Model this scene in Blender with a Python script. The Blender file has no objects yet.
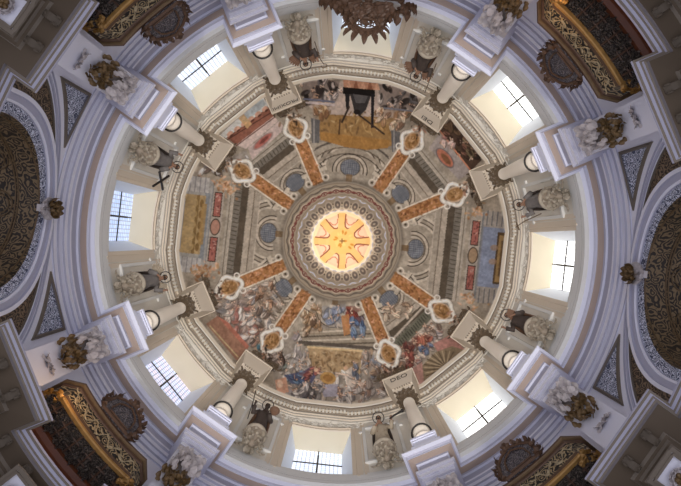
import bpy, bmesh, math, random
import numpy as np
from mathutils import Vector, Matrix

random.seed(7)
rng = np.random.default_rng(11)
F = 500.0
CX, CY = 342.0, 241.0
ROT = 6.3                       # the building's right-hand axis, degrees
R_ = math.radians
scene = bpy.context.scene
col = scene.collection


# ------------------------------------------------------------------ helpers
def pol(R, th, h):
    a = R_(th + ROT)
    return Vector((R * math.cos(a), R * math.sin(a), h))


class MB:
    """collects faces for one mesh"""
    def __init__(s):
        s.v, s.f, s.m = [], [], []

    def add(s, vs, fs, mi=0):
        b = len(s.v)
        s.v += [tuple(v) for v in vs]
        for f in fs:
            s.f.append([b + i for i in f])
            s.m.append(mi)

    def box(s, x0, x1, y0, y1, z0, z1, mi=0, M=None, taper=0.0):
        t = taper
        vs = [(x0, y0, z0), (x1, y0, z0), (x1, y1, z0), (x0, y1, z0),
              (x0 + t, y0 + t, z1), (x1 - t, y0 + t, z1), (x1 - t, y1 - t, z1), (x0 + t, y1 - t, z1)]
        if M is not None:
            vs = [M @ Vector(v) for v in vs]
        s.add(vs, [(0, 3, 2, 1), (4, 5, 6, 7), (0, 1, 5, 4), (1, 2, 6, 5), (2, 3, 7, 6), (3, 0, 4, 7)], mi)

    def lathe(s, prof, n=20, mi=0, M=None, wob=None, sx=1, sy=1):
        vs, fs = [], []
        k = len(prof)
        for i in range(n):
            a = 2 * math.pi * i / n
            for (r, z) in prof:
                rr = r * (wob(a, z) if wob else 1)
                vs.append(Vector((rr * math.cos(a) * sx, rr * math.sin(a) * sy, z)))
        for i in range(n):
            j = (i + 1) % n
            for q in range(k - 1):
                fs.append((i * k + q, j * k + q, j * k + q + 1, i * k + q + 1))
        fs.append([i * k for i in range(n)][::-1])
        fs.append([i * k + k - 1 for i in range(n)])
        if M is not None:
            vs = [M @ v for v in vs]
        s.add(vs, fs, mi)

    def tube(s, pts, rad, n=6, mi=0, closed=False):
        pts = [Vector(p) for p in pts]
        L = len(pts)
        rads = rad if isinstance(rad, (list, tuple)) else [rad] * L
        vs, fs = [], []
        for i, p in enumerate(pts):
            a = pts[(i - 1) % L] if (closed or i > 0) else p
            b = pts[(i + 1) % L] if (closed or i < L - 1) else p
            d = (b - a)
            d = d.normalized() if d.length > 1e-9 else Vector((0, 0, 1))
            u = d.cross(Vector((0.13, 0.31, 0.94)))
            if u.length < 1e-3:
                u = d.cross(Vector((1, 0, 0)))
            u.normalize()
            w = d.cross(u)
            for k in range(n):
                an = 2 * math.pi * k / n
                vs.append(p + (u * math.cos(an) + w * math.sin(an)) * rads[i])
        for i in range(L if closed else L - 1):
            j = (i + 1) % L
            for k in range(n):
                q = (k + 1) % n
                fs.append((i * n + k, i * n + q, j * n + q, j * n + k))
        if not closed:
            fs.append([k for k in range(n)][::-1])
            fs.append([(L - 1) * n + k for k in range(n)])
        s.add(vs, fs, mi)

    def ball(s, c, rx, ry, rz, n=10, mi=0):
        prof = []
        m = 6
        vs, fs = [], []
        for i in range(n):
            a = 2 * math.pi * i / n
            for q in range(m + 1):
                b = -math.pi / 2 + math.pi * q / m
                vs.append((c[0] + rx * math.cos(b) * math.cos(a), c[1] + ry * math.cos(b) * math.sin(a), c[2] + rz * math.sin(b)))
        k = m + 1
        for i in range(n):
            j = (i + 1) % n
            for q in range(m):
                fs.append((i * k + q, j * k + q, j * k + q + 1, i * k + q + 1))
        s.add(vs, fs, mi)

    def leaf(s, p, d, nrm, L, W, curl=0.8, mi=0):
        """acanthus-like leaf: grows along d from p and curls toward nrm"""
        d = Vector(d).normalized()
        nrm = Vector(nrm)
        nrm = (nrm - d * nrm.dot(d))
        nrm = nrm.normalized() if nrm.length > 1e-6 else d.orthogonal().normalized()
        sd = d.cross(nrm)
        ws = [0.45, 1.0, 0.72, 1.0, 0.8, 0.4]
        q = Vector(p)
        vs, fs = [], []
        n = len(ws)
        for i, w in enumerate(ws):
            t = i / (n - 1)
            ang = curl * t * t * 2.0
            off = nrm * (0.16 * W * (1 if i % 2 else .3))
            vs += [q - sd * w * W * .5 - off * .5, q + off, q + sd * w * W * .5 - off * .5]
            q = q + (d * math.cos(ang) + nrm * math.sin(ang)) * (L / (n - 1))
        for i in range(n - 1):
            a = i * 3
            fs += [(a, a + 1, a + 4, a + 3), (a + 1, a + 2, a + 5, a + 4)]
        s.add(vs, fs, mi)

    def build(s, name, mats, parent=None, smooth=False, cols=None):
        me = bpy.data.meshes.new(name)
        me.from_pydata(s.v, [], s.f)
        if not isinstance(mats, (list, tuple)):
            mats = [mats]
        for m in mats:
            me.materials.append(m)
        me.polygons.foreach_set('material_index', s.m)
        if smooth:
            me.polygons.foreach_set('use_smooth', [True] * len(s.f))
        if cols is not None:
            ca = me.color_attributes.new('paint', 'FLOAT_COLOR', 'POINT')
            ca.data.foreach_set('color', np.asarray(cols, dtype=np.float32).ravel())
        me.update()
        o = bpy.data.objects.new(name, me)
        col.objects.link(o)
        if parent is not None:
            o.parent = parent
        return o


def sweep(mb, path, prof, closed, mids):
    """path: 2-D points CCW about the centre, prof: (inward offset, height) list, mids: material per profile segment"""
    P = [Vector((p[0], p[1])) for p in path]
    n = len(P)
    nor = []
    for i in range(n if closed else n - 1):
        d = (P[(i + 1) % n] - P[i]).normalized()
        nor.append(Vector((-d.y, d.x)))
    mit = []
    for i in range(n):
        if closed:
            a, b = nor[i - 1], nor[i]
        else:
            a = nor[max(i - 1, 0)]
            b = nor[min(i, n - 2)]
        mit.append((a + b) / max(0.25, 1 + a.dot(b)))
    k = len(prof)
    vs = []
    for i in range(n):
        for (d, h) in prof:
            q = P[i] + mit[i] * d
            vs.append((q.x, q.y, h))
    b = len(mb.v)
    mb.v += vs
    for i in range(n if closed else n - 1):
        j = (i + 1) % n
        for q in range(k - 1):
            mb.f.append([b + i * k + q, b + j * k + q, b + j * k + q + 1, b + i * k + q + 1])
            mb.m.append(mids[q])


def tag(o, label=None, cat=None, group=None, kind=None):
    if label: o['label'] = label
    if cat: o['category'] = cat
    if group: o['group'] = group
    if kind: o['kind'] = kind
    return o


def frame_at(o, R, th, h):
    o.location = pol(R, th, h)
    o.rotation_euler = (0, 0, R_(th + ROT - 90))   # +y points outward, -y faces the centre
    return o


def thing(name, label, cat, R, th, h, group=None):
    o = bpy.data.objects.new(name, None)
    o.empty_display_size = .2
    col.objects.link(o)
    frame_at(o, R, th, h)
    return tag(o, label, cat, group)


def copy_tree(o, parent=None):
    c = o.copy()
    col.objects.link(c)
    c.parent = parent
    for ch in list(o.children):
        copy_tree(ch, c)
    return c


def structure(o, label=None):
    return tag(o, label, None, None, 'structure')


# ------------------------------------------------------------------ materials
def lin(c):
    return tuple(((x / 12.92) if x <= .04045 else ((x + .055) / 1.055) ** 2.4) for x in c)


def nt(name):
    m = bpy.data.materials.new(name)
    m.use_nodes = True
    t = m.node_tree
    b = t.nodes['Principled BSDF']
    return m, t, b


def plaster(name, c, rough=.75, var=.10, scale=1.5, bump=.0, metal=0.0):
    m, t, b = nt(name)
    c = lin(c)
    tc = t.nodes.new('ShaderNodeTexCoord')
    no = t.nodes.new('ShaderNodeTexNoise')
    no.inputs['Scale'].default_value = scale
    no.inputs['Detail'].default_value = 5
    mx = t.nodes.new('ShaderNodeMixRGB')
    mx.inputs[1].default_value = (*[x * (1 - var) for x in c], 1)
    mx.inputs[2].default_value = (*[min(1, x * (1 + var)) for x in c], 1)
    t.links.new(tc.outputs['Object'], no.inputs['Vector'])
    t.links.new(no.outputs['Fac'], mx.inputs[0])
    t.links.new(mx.outputs[0], b.inputs['Base Color'])
    b.inputs['Roughness'].default_value = rough
    b.inputs['Metallic'].default_value = metal
    if bump:
        bp = t.nodes.new('ShaderNodeBump')
        n2 = t.nodes.new('ShaderNodeTexNoise')
        n2.inputs['Scale'].default_value = 30
        bp.inputs['Strength'].default_value = bump
        t.links.new(tc.outputs['Object'], n2.inputs['Vector'])
        t.links.new(n2.outputs['Fac'], bp.inputs['Height'])
        t.links.new(bp.outputs['Normal'], b.inputs['Normal'])
    return m


def arabesque(name, dark, light, scale=6.0, width=.12, warp=.6, third=None, rough=.6, bump=.3):
    """scrolling foliage pattern: thin light bands along the level lines of a warped noise"""
    m, t, b = nt(name)
    N = t.nodes.new
    tc = N('ShaderNodeTexCoord')
    vo = N('ShaderNodeTexVoronoi')
    vo.feature = 'F1'
    vo.inputs['Scale'].default_value = scale
    no = N('ShaderNodeTexNoise')
    no.inputs['Scale'].default_value = scale * .8
    no.inputs['Detail'].default_value = 2
    mixv = N('ShaderNodeMixRGB')
    mixv.blend_type = 'ADD'
    mixv.inputs[0].default_value = warp * .25
    t.links.new(tc.outputs['Object'], no.inputs['Vector'])
    t.links.new(tc.outputs['Object'], mixv.inputs[1])
    t.links.new(no.outputs['Color'], mixv.inputs[2])
    t.links.new(mixv.outputs[0], vo.inputs['Vector'])
    mul = N('ShaderNodeMath'); mul.operation = 'MULTIPLY'; mul.inputs[1].default_value = 22
    sn = N('ShaderNodeMath'); sn.operation = 'SINE'
    t.links.new(vo.outputs['Distance'], mul.inputs[0])
    t.links.new(mul.outputs[0], sn.inputs[0])
    rp = N('ShaderNodeValToRGB')
    e = rp.color_ramp.elements
    e[0].position = .5 - width; e[0].color = (*lin(dark), 1)
    e[1].position = .72; e[1].color = (*lin(light), 1)
    ad = N('ShaderNodeMath'); ad.operation = 'MULTIPLY_ADD'; ad.inputs[1].default_value = .5; ad.inputs[2].default_value = .5
    n3 = N('ShaderNodeTexNoise'); n3.inputs['Scale'].default_value = scale * 2.2; n3.inputs['Detail'].default_value = 3
    t.links.new(tc.outputs['Object'], n3.inputs['Vector'])
    m3 = N('ShaderNodeMath'); m3.operation = 'MULTIPLY'
    t.links.new(sn.outputs[0], ad.inputs[0])
    s3 = N('ShaderNodeMath'); s3.operation = 'ADD'; s3.inputs[1].default_value = .45
    t.links.new(n3.outputs['Fac'], s3.inputs[0])
    t.links.new(ad.outputs[0], m3.inputs[0]); t.links.new(s3.outputs[0], m3.inputs[1])
    t.links.new(m3.outputs[0], rp.inputs[0])
    out = rp.outputs[0]
    if third:
        mx = N('ShaderNodeMixRGB')
        n4 = N('ShaderNodeTexNoise'); n4.inputs['Scale'].default_value = scale * .9
        r4 = N('ShaderNodeValToRGB'); r4.color_ramp.elements[0].position = .5; r4.color_ramp.elements[1].position = .6
        t.links.new(tc.outputs['Object'], n4.inputs['Vector'])
        t.links.new(n4.outputs['Fac'], r4.inputs[0])
        t.links.new(r4.outputs[0], mx.inputs[0])
        t.links.new(out, mx.inputs[1])
        mx.inputs[2].default_value = (*lin(third), 1)
        out = mx.outputs[0]
    t.links.new(out, b.inputs['Base Color'])
    b.inputs['Roughness'].default_value = rough
    bp = N('ShaderNodeBump'); bp.inputs['Strength'].default_value = bump; bp.inputs['Distance'].default_value = .03
    t.links.new(m3.outputs[0], bp.inputs['Height'])
    t.links.new(bp.outputs['Normal'], b.inputs['Normal'])
    return m


def metal(name, c, rough=.35, metallic=.85):
    return plaster(name, c, rough, .35, 9, .25, metallic)


def painted(name, rough=.8):
    m, t, b = nt(name)
    at = t.nodes.new('ShaderNodeAttribute')
    at.attribute_name = 'paint'
    t.links.new(at.outputs['Color'], b.inputs['Base Color'])
    b.inputs['Roughness'].default_value = rough
    b.inputs['Specular IOR Level'].default_value = .2
    return m


def pane_mat(name, c1, c2, strength):
    """leaded glass lit by the sky behind it"""
    m, t, b = nt(name)
    tc = t.nodes.new('ShaderNodeTexCoord')
    br = t.nodes.new('ShaderNodeTexBrick')
    br.offset = 0
    br.inputs['Scale'].default_value = 1
    br.inputs['Brick Width'].default_value = .135
    br.inputs['Row Height'].default_value = .135
    br.inputs['Mortar Size'].default_value = .016
    br.inputs['Color1'].default_value = (*lin(c1), 1)
    br.inputs['Color2'].default_value = (*lin(c2), 1)
    br.inputs['Mortar'].default_value = (*[x * .38 for x in lin(c1)], 1)
    mp = t.nodes.new('ShaderNodeMapping')
    mp.inputs['Rotation'].default_value = (R_(90), 0, 0)
    t.links.new(tc.outputs['Object'], mp.inputs['Vector'])
    t.links.new(mp.outputs[0], br.inputs['Vector'])
    t.links.new(br.outputs['Color'], b.inputs['Emission Color'])
    b.inputs['Emission Strength'].default_value = strength
    b.inputs['Base Color'].default_value = (.3, .3, .32, 1)
    b.inputs['Roughness'].default_value = .2
    return m


M = {}
M['lilac'] = plaster('lilac plaster', (.86, .87, .94), var=.04)
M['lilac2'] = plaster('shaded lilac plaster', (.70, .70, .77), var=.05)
M['white'] = plaster('white plaster', (.90, .90, .94), var=.04)
M['pink'] = plaster('warm-lit soffit plaster', (.66, .59, .55), var=.08)  # warm light on the cornice soffit mixed into the colour
M['beige'] = plaster('grey beige plaster', (.85, .83, .79), var=.05)
M['greyw'] = plaster('pale grey plaster', (.84, .84, .83), var=.05)
M['greyd'] = plaster('grey groove', (.42, .41, .40), var=.05)
M['beige2'] = plaster('warm beige plaster', (.83, .78, .71), var=.05)
M['beigedark'] = plaster('dark beige plaster', (.58, .53, .47), var=.08)
M['bellshade'] = plaster('shade-toned capital ground', (.50, .47, .45), var=.15)  # dark tone puts the shade between the capital leaves into the colour
M['groove'] = plaster('grooves', (.45, .43, .44))
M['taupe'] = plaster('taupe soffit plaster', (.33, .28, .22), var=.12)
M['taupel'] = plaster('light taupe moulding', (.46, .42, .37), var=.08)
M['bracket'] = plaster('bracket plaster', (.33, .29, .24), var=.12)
M['cream'] = plaster('cream reveal plaster', (.83, .79, .70), var=.05)
M['revealw'] = plaster('window-lit reveal plaster', (.93, .95, .98), var=.02)  # whitened side reveals: window light painted into the plaster
M['shaft'] = plaster('column stucco', (.92, .88, .82), var=.04)
M['stucco'] = plaster('stucco ornament', (.76, .73, .73), var=.16, scale=8)
M['corbel'] = plaster('corbel stucco', (.62, .58, .52), var=.25, scale=9)
M['gilt'] = plaster('old gilding', (.43, .34, .21), .45, .55, 12, .2, .15)
M['gold'] = metal('bright gold', (.60, .46, .25), .4, .35)
M['golddk'] = metal('dull gold', (.40, .32, .22), .5, .2)
M['bronze'] = plaster('dark bronze', (.38, .32, .25), .5, .5, 10)
M['iron'] = plaster('dark iron', (.13, .11, .10), .5)
M['wood'] = plaster('reddish brown wood', (.38, .20, .10), .45, .3, 5)
M['carved'] = plaster('dark carved wood', (.33, .24, .18), .55, .5, 14, .4)
M['carvedg'] = arabesque('dark carved wood with worn gold', (.19, .16, .14), (.42, .38, .34), 9, .2, rough=.55, bump=.8)
M['carveds'] = arabesque('silvery carved panel', (.24, .23, .25), (.46, .44, .46), 7, .2, rough=.5, bump=.8)
M['lace'] = arabesque('black panel with gilt scrolls', (.06, .06, .07), (.66, .58, .44), 5, .0, 1.0, rough=.5, bump=.4)
M['blue'] = arabesque('blue white scrollwork', (.24, .27, .38), (.84, .86, .92), 8, .18, 1.0, bump=.3)
M['brownscroll'] = arabesque('brown scrollwork', (.19, .15, .12), (.50, .42, .33), 5.5, .12, 1.2, bump=.2)
M['vault'] = arabesque('dark vault arabesques', (.15, .12, .09), (.47, .39, .28), 4.6, .08, 1.2, bump=.2)
M['paint'] = painted('fresco paint')
M['robe_dark'] = plaster('dark robe', (.24, .20, .18), .7, .5, 9)
M['robe_grey'] = plaster('grey robe', (.40, .38, .37), .7, .5, 9)
M['robe_brown'] = plaster('brown robe', (.42, .31, .24), .7, .4, 7)
M['robe_pale'] = plaster('pale robe', (.60, .55, .48), .7, .3, 7)
M['skin'] = plaster('painted skin', (.52, .39, .31), .6)
M['skind'] = plaster('dark painted skin', (.18, .12, .09), .6)
M['hair'] = plaster('dark painted hair', (.16, .11, .08), .7)
M['letter'] = plaster('dark lettering', (.30, .28, .26))
M['rmarble'] = plaster('red marble', (.5, .25, .22))

# ------------------------------------------------------------------ fresco painting (on the dome's own plan)
S = 3
HALF = 172
NPX = HALF * 2 * S
yy, xx = np.mgrid[0:NPX, 0:NPX]
GX = CX - HALF + (xx + .5) / S
GY = CY - HALF + (yy + .5) / S
CAN = np.zeros((NPX, NPX, 3))


def vnoise(cell, seed):
    g = np.random.default_rng(seed)
    n = int(2 * HALF / cell) + 3
    a = g.random((n, n))
    u = (GX - (CX - HALF)) / cell
    v = (GY - (CY - HALF)) / cell
    i = np.floor(u).astype(int); j = np.floor(v).astype(int)
    fu = u - i; fv = v - j
    fu = fu * fu * (3 - 2 * fu); fv = fv * fv * (3 - 2 * fv)
    return (a[j, i] * (1 - fu) + a[j, i + 1] * fu) * (1 - fv) + (a[j + 1, i] * (1 - fu) + a[j + 1, i + 1] * fu) * fv


def c8(*c):
    return np.array(c) / 255.0


def win(x0, y0, x1, y1):
    i0 = max(0, int((x0 - CX + HALF) * S) - 2); i1 = min(NPX, int((x1 - CX + HALF) * S) + 3)
    j0 = max(0, int((y0 - CY + HALF) * S) - 2); j1 = min(NPX, int((y1 - CY + HALF) * S) + 3)
    return slice(j0, max(j0, j1)), slice(i0, max(i0, i1))


def blend(sl, mask, c, a=1.0):
    m = (mask * a)[..., None]
    CAN[sl] = CAN[sl] * (1 - m) + np.asarray(c) * m


def pmask(pts, sl):
    X, Y = GX[sl], GY[sl]
    ins = np.zeros(X.shape, bool)
    n = len(pts)
    for k in range(n):
        x1, y1 = pts[k]; x2, y2 = pts[(k + 1) % n]
        if y1 == y2: continue
        c = ((y1 > Y) != (y2 > Y)) & (X < (x2 - x1) * (Y - y1) / (y2 - y1) + x1)
        ins ^= c
    return ins


def poly(pts, c, a=1.0):
    xs = [p[0] for p in pts]; ys = [p[1] for p in pts]
    sl = win(min(xs), min(ys), max(xs), max(ys))
    blend(sl, pmask(pts, sl).astype(float), c, a)


def ell(cx, cy, rx, ry, rot, c, a=1.0, ring=None):
    r = max(rx, ry) + 1
    sl = win(cx - r, cy - r, cx + r, cy + r)
    dx, dy = GX[sl] - cx, GY[sl] - cy
    cs, sn = math.cos(rot), math.sin(rot)
    u = (dx * cs + dy * sn) / rx; v = (-dx * sn + dy * cs) / ry
    q = np.sqrt(u * u + v * v)
    if ring:
        m = np.clip(1.5 - np.abs(q - 1) * min(rx, ry) / ring * 1.5, 0, 1)
    else:
        m = np.clip((1 - q) * min(rx, ry) * S * .6 + .5, 0, 1)
    blend(sl, m, c, a)


def line(p, q, w, c, a=1.0):
    x1, y1 = p; x2, y2 = q
    sl = win(min(x1, x2) - w, min(y1, y2) - w, max(x1, x2) + w, max(y1, y2) + w)
    X, Y = GX[sl], GY[sl]
    dx, dy = x2 - x1, y2 - y1
    L = dx * dx + dy * dy + 1e-9
    t = np.clip(((X - x1) * dx + (Y - y1) * dy) / L, 0, 1)
    d = np.hypot(X - x1 - t * dx, Y - y1 - t * dy)
    blend(sl, np.clip((w / 2 - d) * S * .7 + .5, 0, 1), c, a)


def pline(pts, w, c, a=1.0):
    for p, q in zip(pts[:-1], pts[1:]):
        line(p, q, w, c, a)


def rstroke(x, y, L, W, rot, c, a=.85):
    ell(x, y, L, W, rot, c, a)


def figures(pts, pal, n, size, seed, bias=None):
    """a painted throng: draperies as short brush marks with lit and shaded edges"""
    g = random.Random(seed)
    xs = [p[0] for p in pts]; ys = [p[1] for p in pts]
    # ground wash
    wash = sum(c8(*p) for p in pal) / len(pal)
    poly(pts, wash * .85, .45)
    inside = []
    tries = 0
    want = max(3, n // 3)
    while len(inside) < want and tries < want * 14:
        tries += 1
        x = g.uniform(min(xs), max(xs)); y = g.uniform(min(ys), max(ys))
        c = False
        for i in range(len(pts)):
            x1, y1 = pts[i]; x2, y2 = pts[(i + 1) % len(pts)]
            if (y1 > y) != (y2 > y) and x < (x2 - x1) * (y - y1) / (y2 - y1) + x1:
                c = not c
        if c: inside.append((x, y))
    for x, y in inside:
        co = c8(*g.choice(pal)); co2 = c8(*g.choice(pal))
        up = math.atan2(y - CY, x - CX) + math.pi       # figures stand with their heads toward the crown
        r = up + g.gauss(0, .7) if bias is None else bias + g.gauss(0, .4)
        L = size * g.uniform(.9, 1.7); W = L * g.uniform(.42, .62)
        ux, uy = math.cos(r), math.sin(r)
        ell(x + .6, y + .8, L * 1.1, W * 1.15, r, co * .5, .55)
        ell(x, y, L, W, r, co, .85)
        ell(x - ux * L * .5 + uy * W * .4, y - uy * L * .5 - ux * W * .4, L * .7, W * .6, r + g.uniform(-.7, .7), co2, .8)
        for q in range(3):
            o_ = g.uniform(-.6, .6) * W
            a, b = (x - ux * L * .8 - uy * o_, y - uy * L * .8 + ux * o_), (x + ux * L * .5 - uy * o_, y + uy * L * .5 + ux * o_)
            line(a, b, .55, co * (.6 if q % 2 else 1.22), .7)
        if g.random() < .55:
            sk = c8(*g.choice([(196, 158, 130), (176, 136, 108), (208, 176, 150)]))
            hx, hy = x + ux * L * 1.05, y + uy * L * 1.05
            ell(hx + ux * .3, hy + uy * .3, 1.25, 1.15, 0, c8(84, 62, 46), .8); ell(hx, hy, .95, .9, 0, sk, .95)
            e = r + g.uniform(.6, 2.4) * g.choice((-1, 1))
            line((x + ux * L * .5, y + uy * L * .5), (x + ux * L * .5 + math.cos(e) * L * .9, y + uy * L * .5 + math.sin(e) * L * .9), .9, sk, .9)


def B(th, t, v):
    """bay frame: v along the axis at local angle th, t across it (clockwise in plan)"""
    a = R_(th + ROT)
    return (CX + v * math.cos(a) - t * math.sin(a), CY + v * math.sin(a) + t * math.cos(a))


def bq(th, t0, t1, v0, v1, c, a=1.0):
    poly([B(th, t0, v0), B(th, t1, v0), B(th, t1, v1), B(th, t0, v1)], c, a)


def bl(th, t0, v0, t1, v1, w, c, a=1.0):
    line(B(th, t0, v0), B(th, t1, v1), w, c, a)


RR = np.hypot(GX - CX, GY - CY)
AA = np.arctan2(GY - CY, GX - CX)
N1 = vnoise(14, 1); N2 = vnoise(5, 2); N3 = vnoise(2, 3); N4 = vnoise(1.1, 4)
base = c8(152, 139, 121)
CAN[:] = base
CAN *= (1 + .12 * (N1 - .5) + .12 * (N2 - .5))[..., None]

TA = c8(95, 80, 64); LT = c8(172, 158, 140); MD = c8(140, 125, 106); DK = c8(62, 50, 40)
GRID = c8(116, 118, 122)
DENT = c8(116, 108, 96)

AXES = (0, 90, 180, 270)
DIAG = (45, 135, 225, 315)


def oval(th, v=74, rt=9.5, rv=8):
    a = R_(th + ROT)
    # arch mouldings round the painted oculus
    q0 = np.linspace(-1.75, 1.75, 40)
    for (rad, w, c) in ((33, 2.6, c8(178, 165, 146)), (31.2, 1.0, DK), (29.4, 2.4, c8(150, 137, 119)), (27.4, 1.3, c8(84, 70, 56)), (25.6, 2.2, c8(176, 163, 144)), (21.5, 6.0, c8(146, 133, 115)), (17.4, 1.0, DK), (15.6, 2.4, c8(172, 158, 139)), (13.6, 1.2, c8(96, 82, 66)), (11.8, 2.0, c8(168, 155, 137))):
        pts = [B(th, rad * math.sin(q), v - 3 + rad * math.cos(q) * (1 if rad > 20 else .92)) for q in q0]
        pline(pts, w, c, .9)
    x, y = B(th, 0, v)
    ell(x, y, rv + .8, rt + .8, a, DK, .7)
    ell(x, y, rv, rt, a, GRID)
    for k in range(-4, 5):
        u = k * 2.1
        h1 = rv * math.sqrt(max(0, 1 - (u / rt) ** 2))
        bl(th, u, v - h1, u, v + h1, .5, c8(76, 80, 92), .8)
        h2 = rt * math.sqrt(max(0, 1 - (u / rv) ** 2)) if abs(u) < rv else 0
        if h2: bl(th, -h2, v + u, h2, v + u, .5, c8(76, 80, 92), .8)
    bq(th, -3, 3, 59, 67, c8(120, 88, 52), .7)


def straight_entab(th, v0, half, n=22, dark=True):
    """painted entablature running square across the bay"""
    bq(th, -half, half, v0 - 12, v0 - 6, c8(150, 137, 120))
    bl(th, -half, v0 - 12, half, v0 - 12, 1, LT)
    bq(th, -half, half, v0 - 6, v0, c8(162, 148, 130))
    bl(th, -half, v0 - 6, half, v0 - 6, .8, TA)
    bq(th, -half, half, v0, v0 + 7, c8(88, 76, 62))
    bq(th, -half, half, v0 + 7, v0 + 14, DENT)
    for k in range(n):
        t = -half + (k + .5) * 2 * half / n
        bl(th, t, v0 + 8, t + .6, v0 + 13, .9, c8(82, 72, 60))
    bq(th, -half, half, v0 + 14, v0 + 20, c8(158, 147, 131))
    bl(th, -half, v0 + 14.5, half, v0 + 14.5, .9, LT)
    bl(th, -half, v0 + 17.5, half, v0 + 17.5, .7, TA)


for th in AXES + DIAG:
    oval(th, 74 if th in AXES else 75)

# --- left and right bays: painted architecture with red marble panels
for th, v0, rv in ((180, 98, 123), (0, 102, 127)):
    straight_entab(th, v0, 47)
    bq(th, -44, 44, rv - 1, rv + 11, c8(158, 146, 132))
    bq(th, -44, 44, rv + 10, rv + 17, c8(120, 121, 122))
    for sgn in (-1, 1):
        bq(th, sgn * 10, sgn * 35, rv + .6, rv + 8.6, DK)
        bq(th, sgn * 11, sgn * 34, rv + 1.5, rv + 7.7, c8(160, 92, 80))
        for q in range(14):
            x, y = B(th, sgn * random.uniform(12, 33), rv + random.uniform(2, 7))
            ell(x, y, random.uniform(.7, 2), .7, random.uniform(0, 3), c8(*random.choice([(120, 60, 52), (190, 150, 135), (100, 50, 50)])), .7)
    x, y = B(th, 0, rv + 4.6)
    ell(x, y, 5.2, 8.4, R_(th + ROT), DK); ell(x, y, 4.3, 7.4, R_(th + ROT), c8(165, 118, 98) if th == 180 else c8(150, 122, 92))
th = 180
bq(th, -46, 46, 134, 172, c8(148, 144, 138))
bq(th, -34, 33, 136, 141, c8(122, 126, 130))
bq(th, -29, 30, 140, 160, c8(166, 138, 92))
bq(th, -29, 30, 146, 149, c8(122, 92, 48), .8)
for k in range(5):
    x, y = B(th, -22 + k * 11, 153); ell(x, y, 5, 4, R_(th + ROT), c8(172, 142, 90), .8, ring=1.2)
    x, y = B(th, -22 + k * 11, 143.5); ell(x, y, 2, 4, R_(th + ROT), c8(120, 88, 44), .8)
bq(th, -19, 22, 138, 143, c8(160, 124, 70), .8)
for sg in (-1, 1):
    bq(th, sg * 33, sg * 48, 138, 172, c8(168, 164, 160))
    for q in range(5): bl(th, sg * 33, 142 + q * 5, sg * 48, 142 + q * 5, 1, c8(130, 128, 128))
th = 0
bq(th, -46, 46, 139, 172, c8(124, 128, 142))
bq(th, -30, 32, 140, 156, c8(122, 132, 156))
bq(th, -26, 26, 154, 164, c8(92, 70, 44)); bq(th, -23, 24, 156, 163, c8(150, 118, 70)); bq(th, -18, 18, 158.5, 161, c8(110, 84, 52))
for t in (-10, 4): x, y = B(th, t, 152); ell(x, y, 4, 3, 0, c8(160, 125, 95), .7)
for sg in (-1, 1):
    bq(th, sg * 30, sg * 46, 139, 168, c8(150, 141, 130))
    for q in range(5): bl(th, sg * 32, 142 + q * 5, sg * 46, 142 + q * 5, 1.2, c8(104, 102, 104))
# orange broken-pediment ends by the columns
for th, t, v in ((180, 44, 124), (180, -46, 140), (180, -42, 128), (0, -44, 130), (0, 45, 132), (180, 40, 118)):
    x, y = B(th, t, v)
    for q in range(26):
        ell(x + random.gauss(0, 5), y + random.gauss(0, 3.5), random.uniform(1, 3), random.uniform(.7, 1.6), random.uniform(0, 3), c8(*random.choice([(176, 132, 84), (188, 140, 104), (150, 100, 60), (198, 160, 126)])), .8)

# --- top bay: ochre hanging behind a black stand
th = 270
bq(th, -50, 50, 96, 104, c8(128, 118, 104))
for q, (rad, w, c) in enumerate(((48, 5, c8(150, 138, 120)), (44, 1.2, TA), (52, 2, c8(84, 74, 66)), (39, 3, c8(146, 132, 114)), (36, 1, DK))):
    pts = [B(th, rad * math.sin(a), 58 + rad * math.cos(a) * .82) for a in np.linspace(-1.3, 1.3, 24)]
    pline(pts, w, c, .9)
poly([(318, 108), (396, 110), (392, 146), (372, 149), (345, 146), (320, 140)], c8(150, 112, 62))
poly([(320, 132), (390, 140), (388, 148), (368, 150), (345, 147), (321, 140)], c8(160, 112, 52))
poly([(300, 80), (420, 84), (418, 112), (396, 118), (318, 114), (306, 104)], c8(170, 150, 136))
for q in range(60):
    ell(random.uniform(322, 390), random.uniform(112, 134), random.uniform(1, 3.5), random.uniform(.6, 1.2), random.uniform(0, 3), c8(*random.choice([(128, 90, 44), (176, 140, 84), (110, 80, 50), (190, 160, 110)])), .7)
figures([(300, 82), (340, 80), (336, 102), (306, 106)], [(60, 50, 48), (90, 84, 84), (186, 170, 160), (130, 110, 100), (40, 34, 32)], 70, 3.2, 21)
figures([(378, 84), (416, 92), (414, 112), (380, 110)], [(70, 60, 56), (100, 96, 96), (180, 166, 156), (120, 96, 84), (40, 34, 32)], 60, 3, 22)
figures([(312, 104), (330, 102), (328, 122), (314, 122)], [(170, 130, 84), (130, 90, 60), (190, 170, 140)], 26, 3, 23)
figures([(376, 108), (412, 112), (398, 130), (380, 122)], [(176, 140, 100), (150, 110, 76), (196, 176, 150), (120, 90, 70)], 40, 3, 24)
line((304, 99), (334, 102), 2, c8(96, 100, 120)); line((305, 102), (334, 105), 2.6, c8(176, 160, 156))
line((384, 108), (412, 111), 1.6, c8(110, 112, 122))
poly([(343, 80), (377, 81), (375, 90), (344, 89)], c8(186, 128, 96))
for k in range(5):
    x = 346 + k * 7
    poly([(x, 90), (x + 3, 79), (x + 6, 90)], c8(150, 92, 64) if k % 2 else c8(204, 150, 116))
poly([(343, 87), (375, 90), (375, 97), (343, 94)], c8(30, 26, 26))
poly([(371, 94), (374.5, 94), (373.5, 128), (371, 128)], c8(40, 38, 42))
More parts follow.
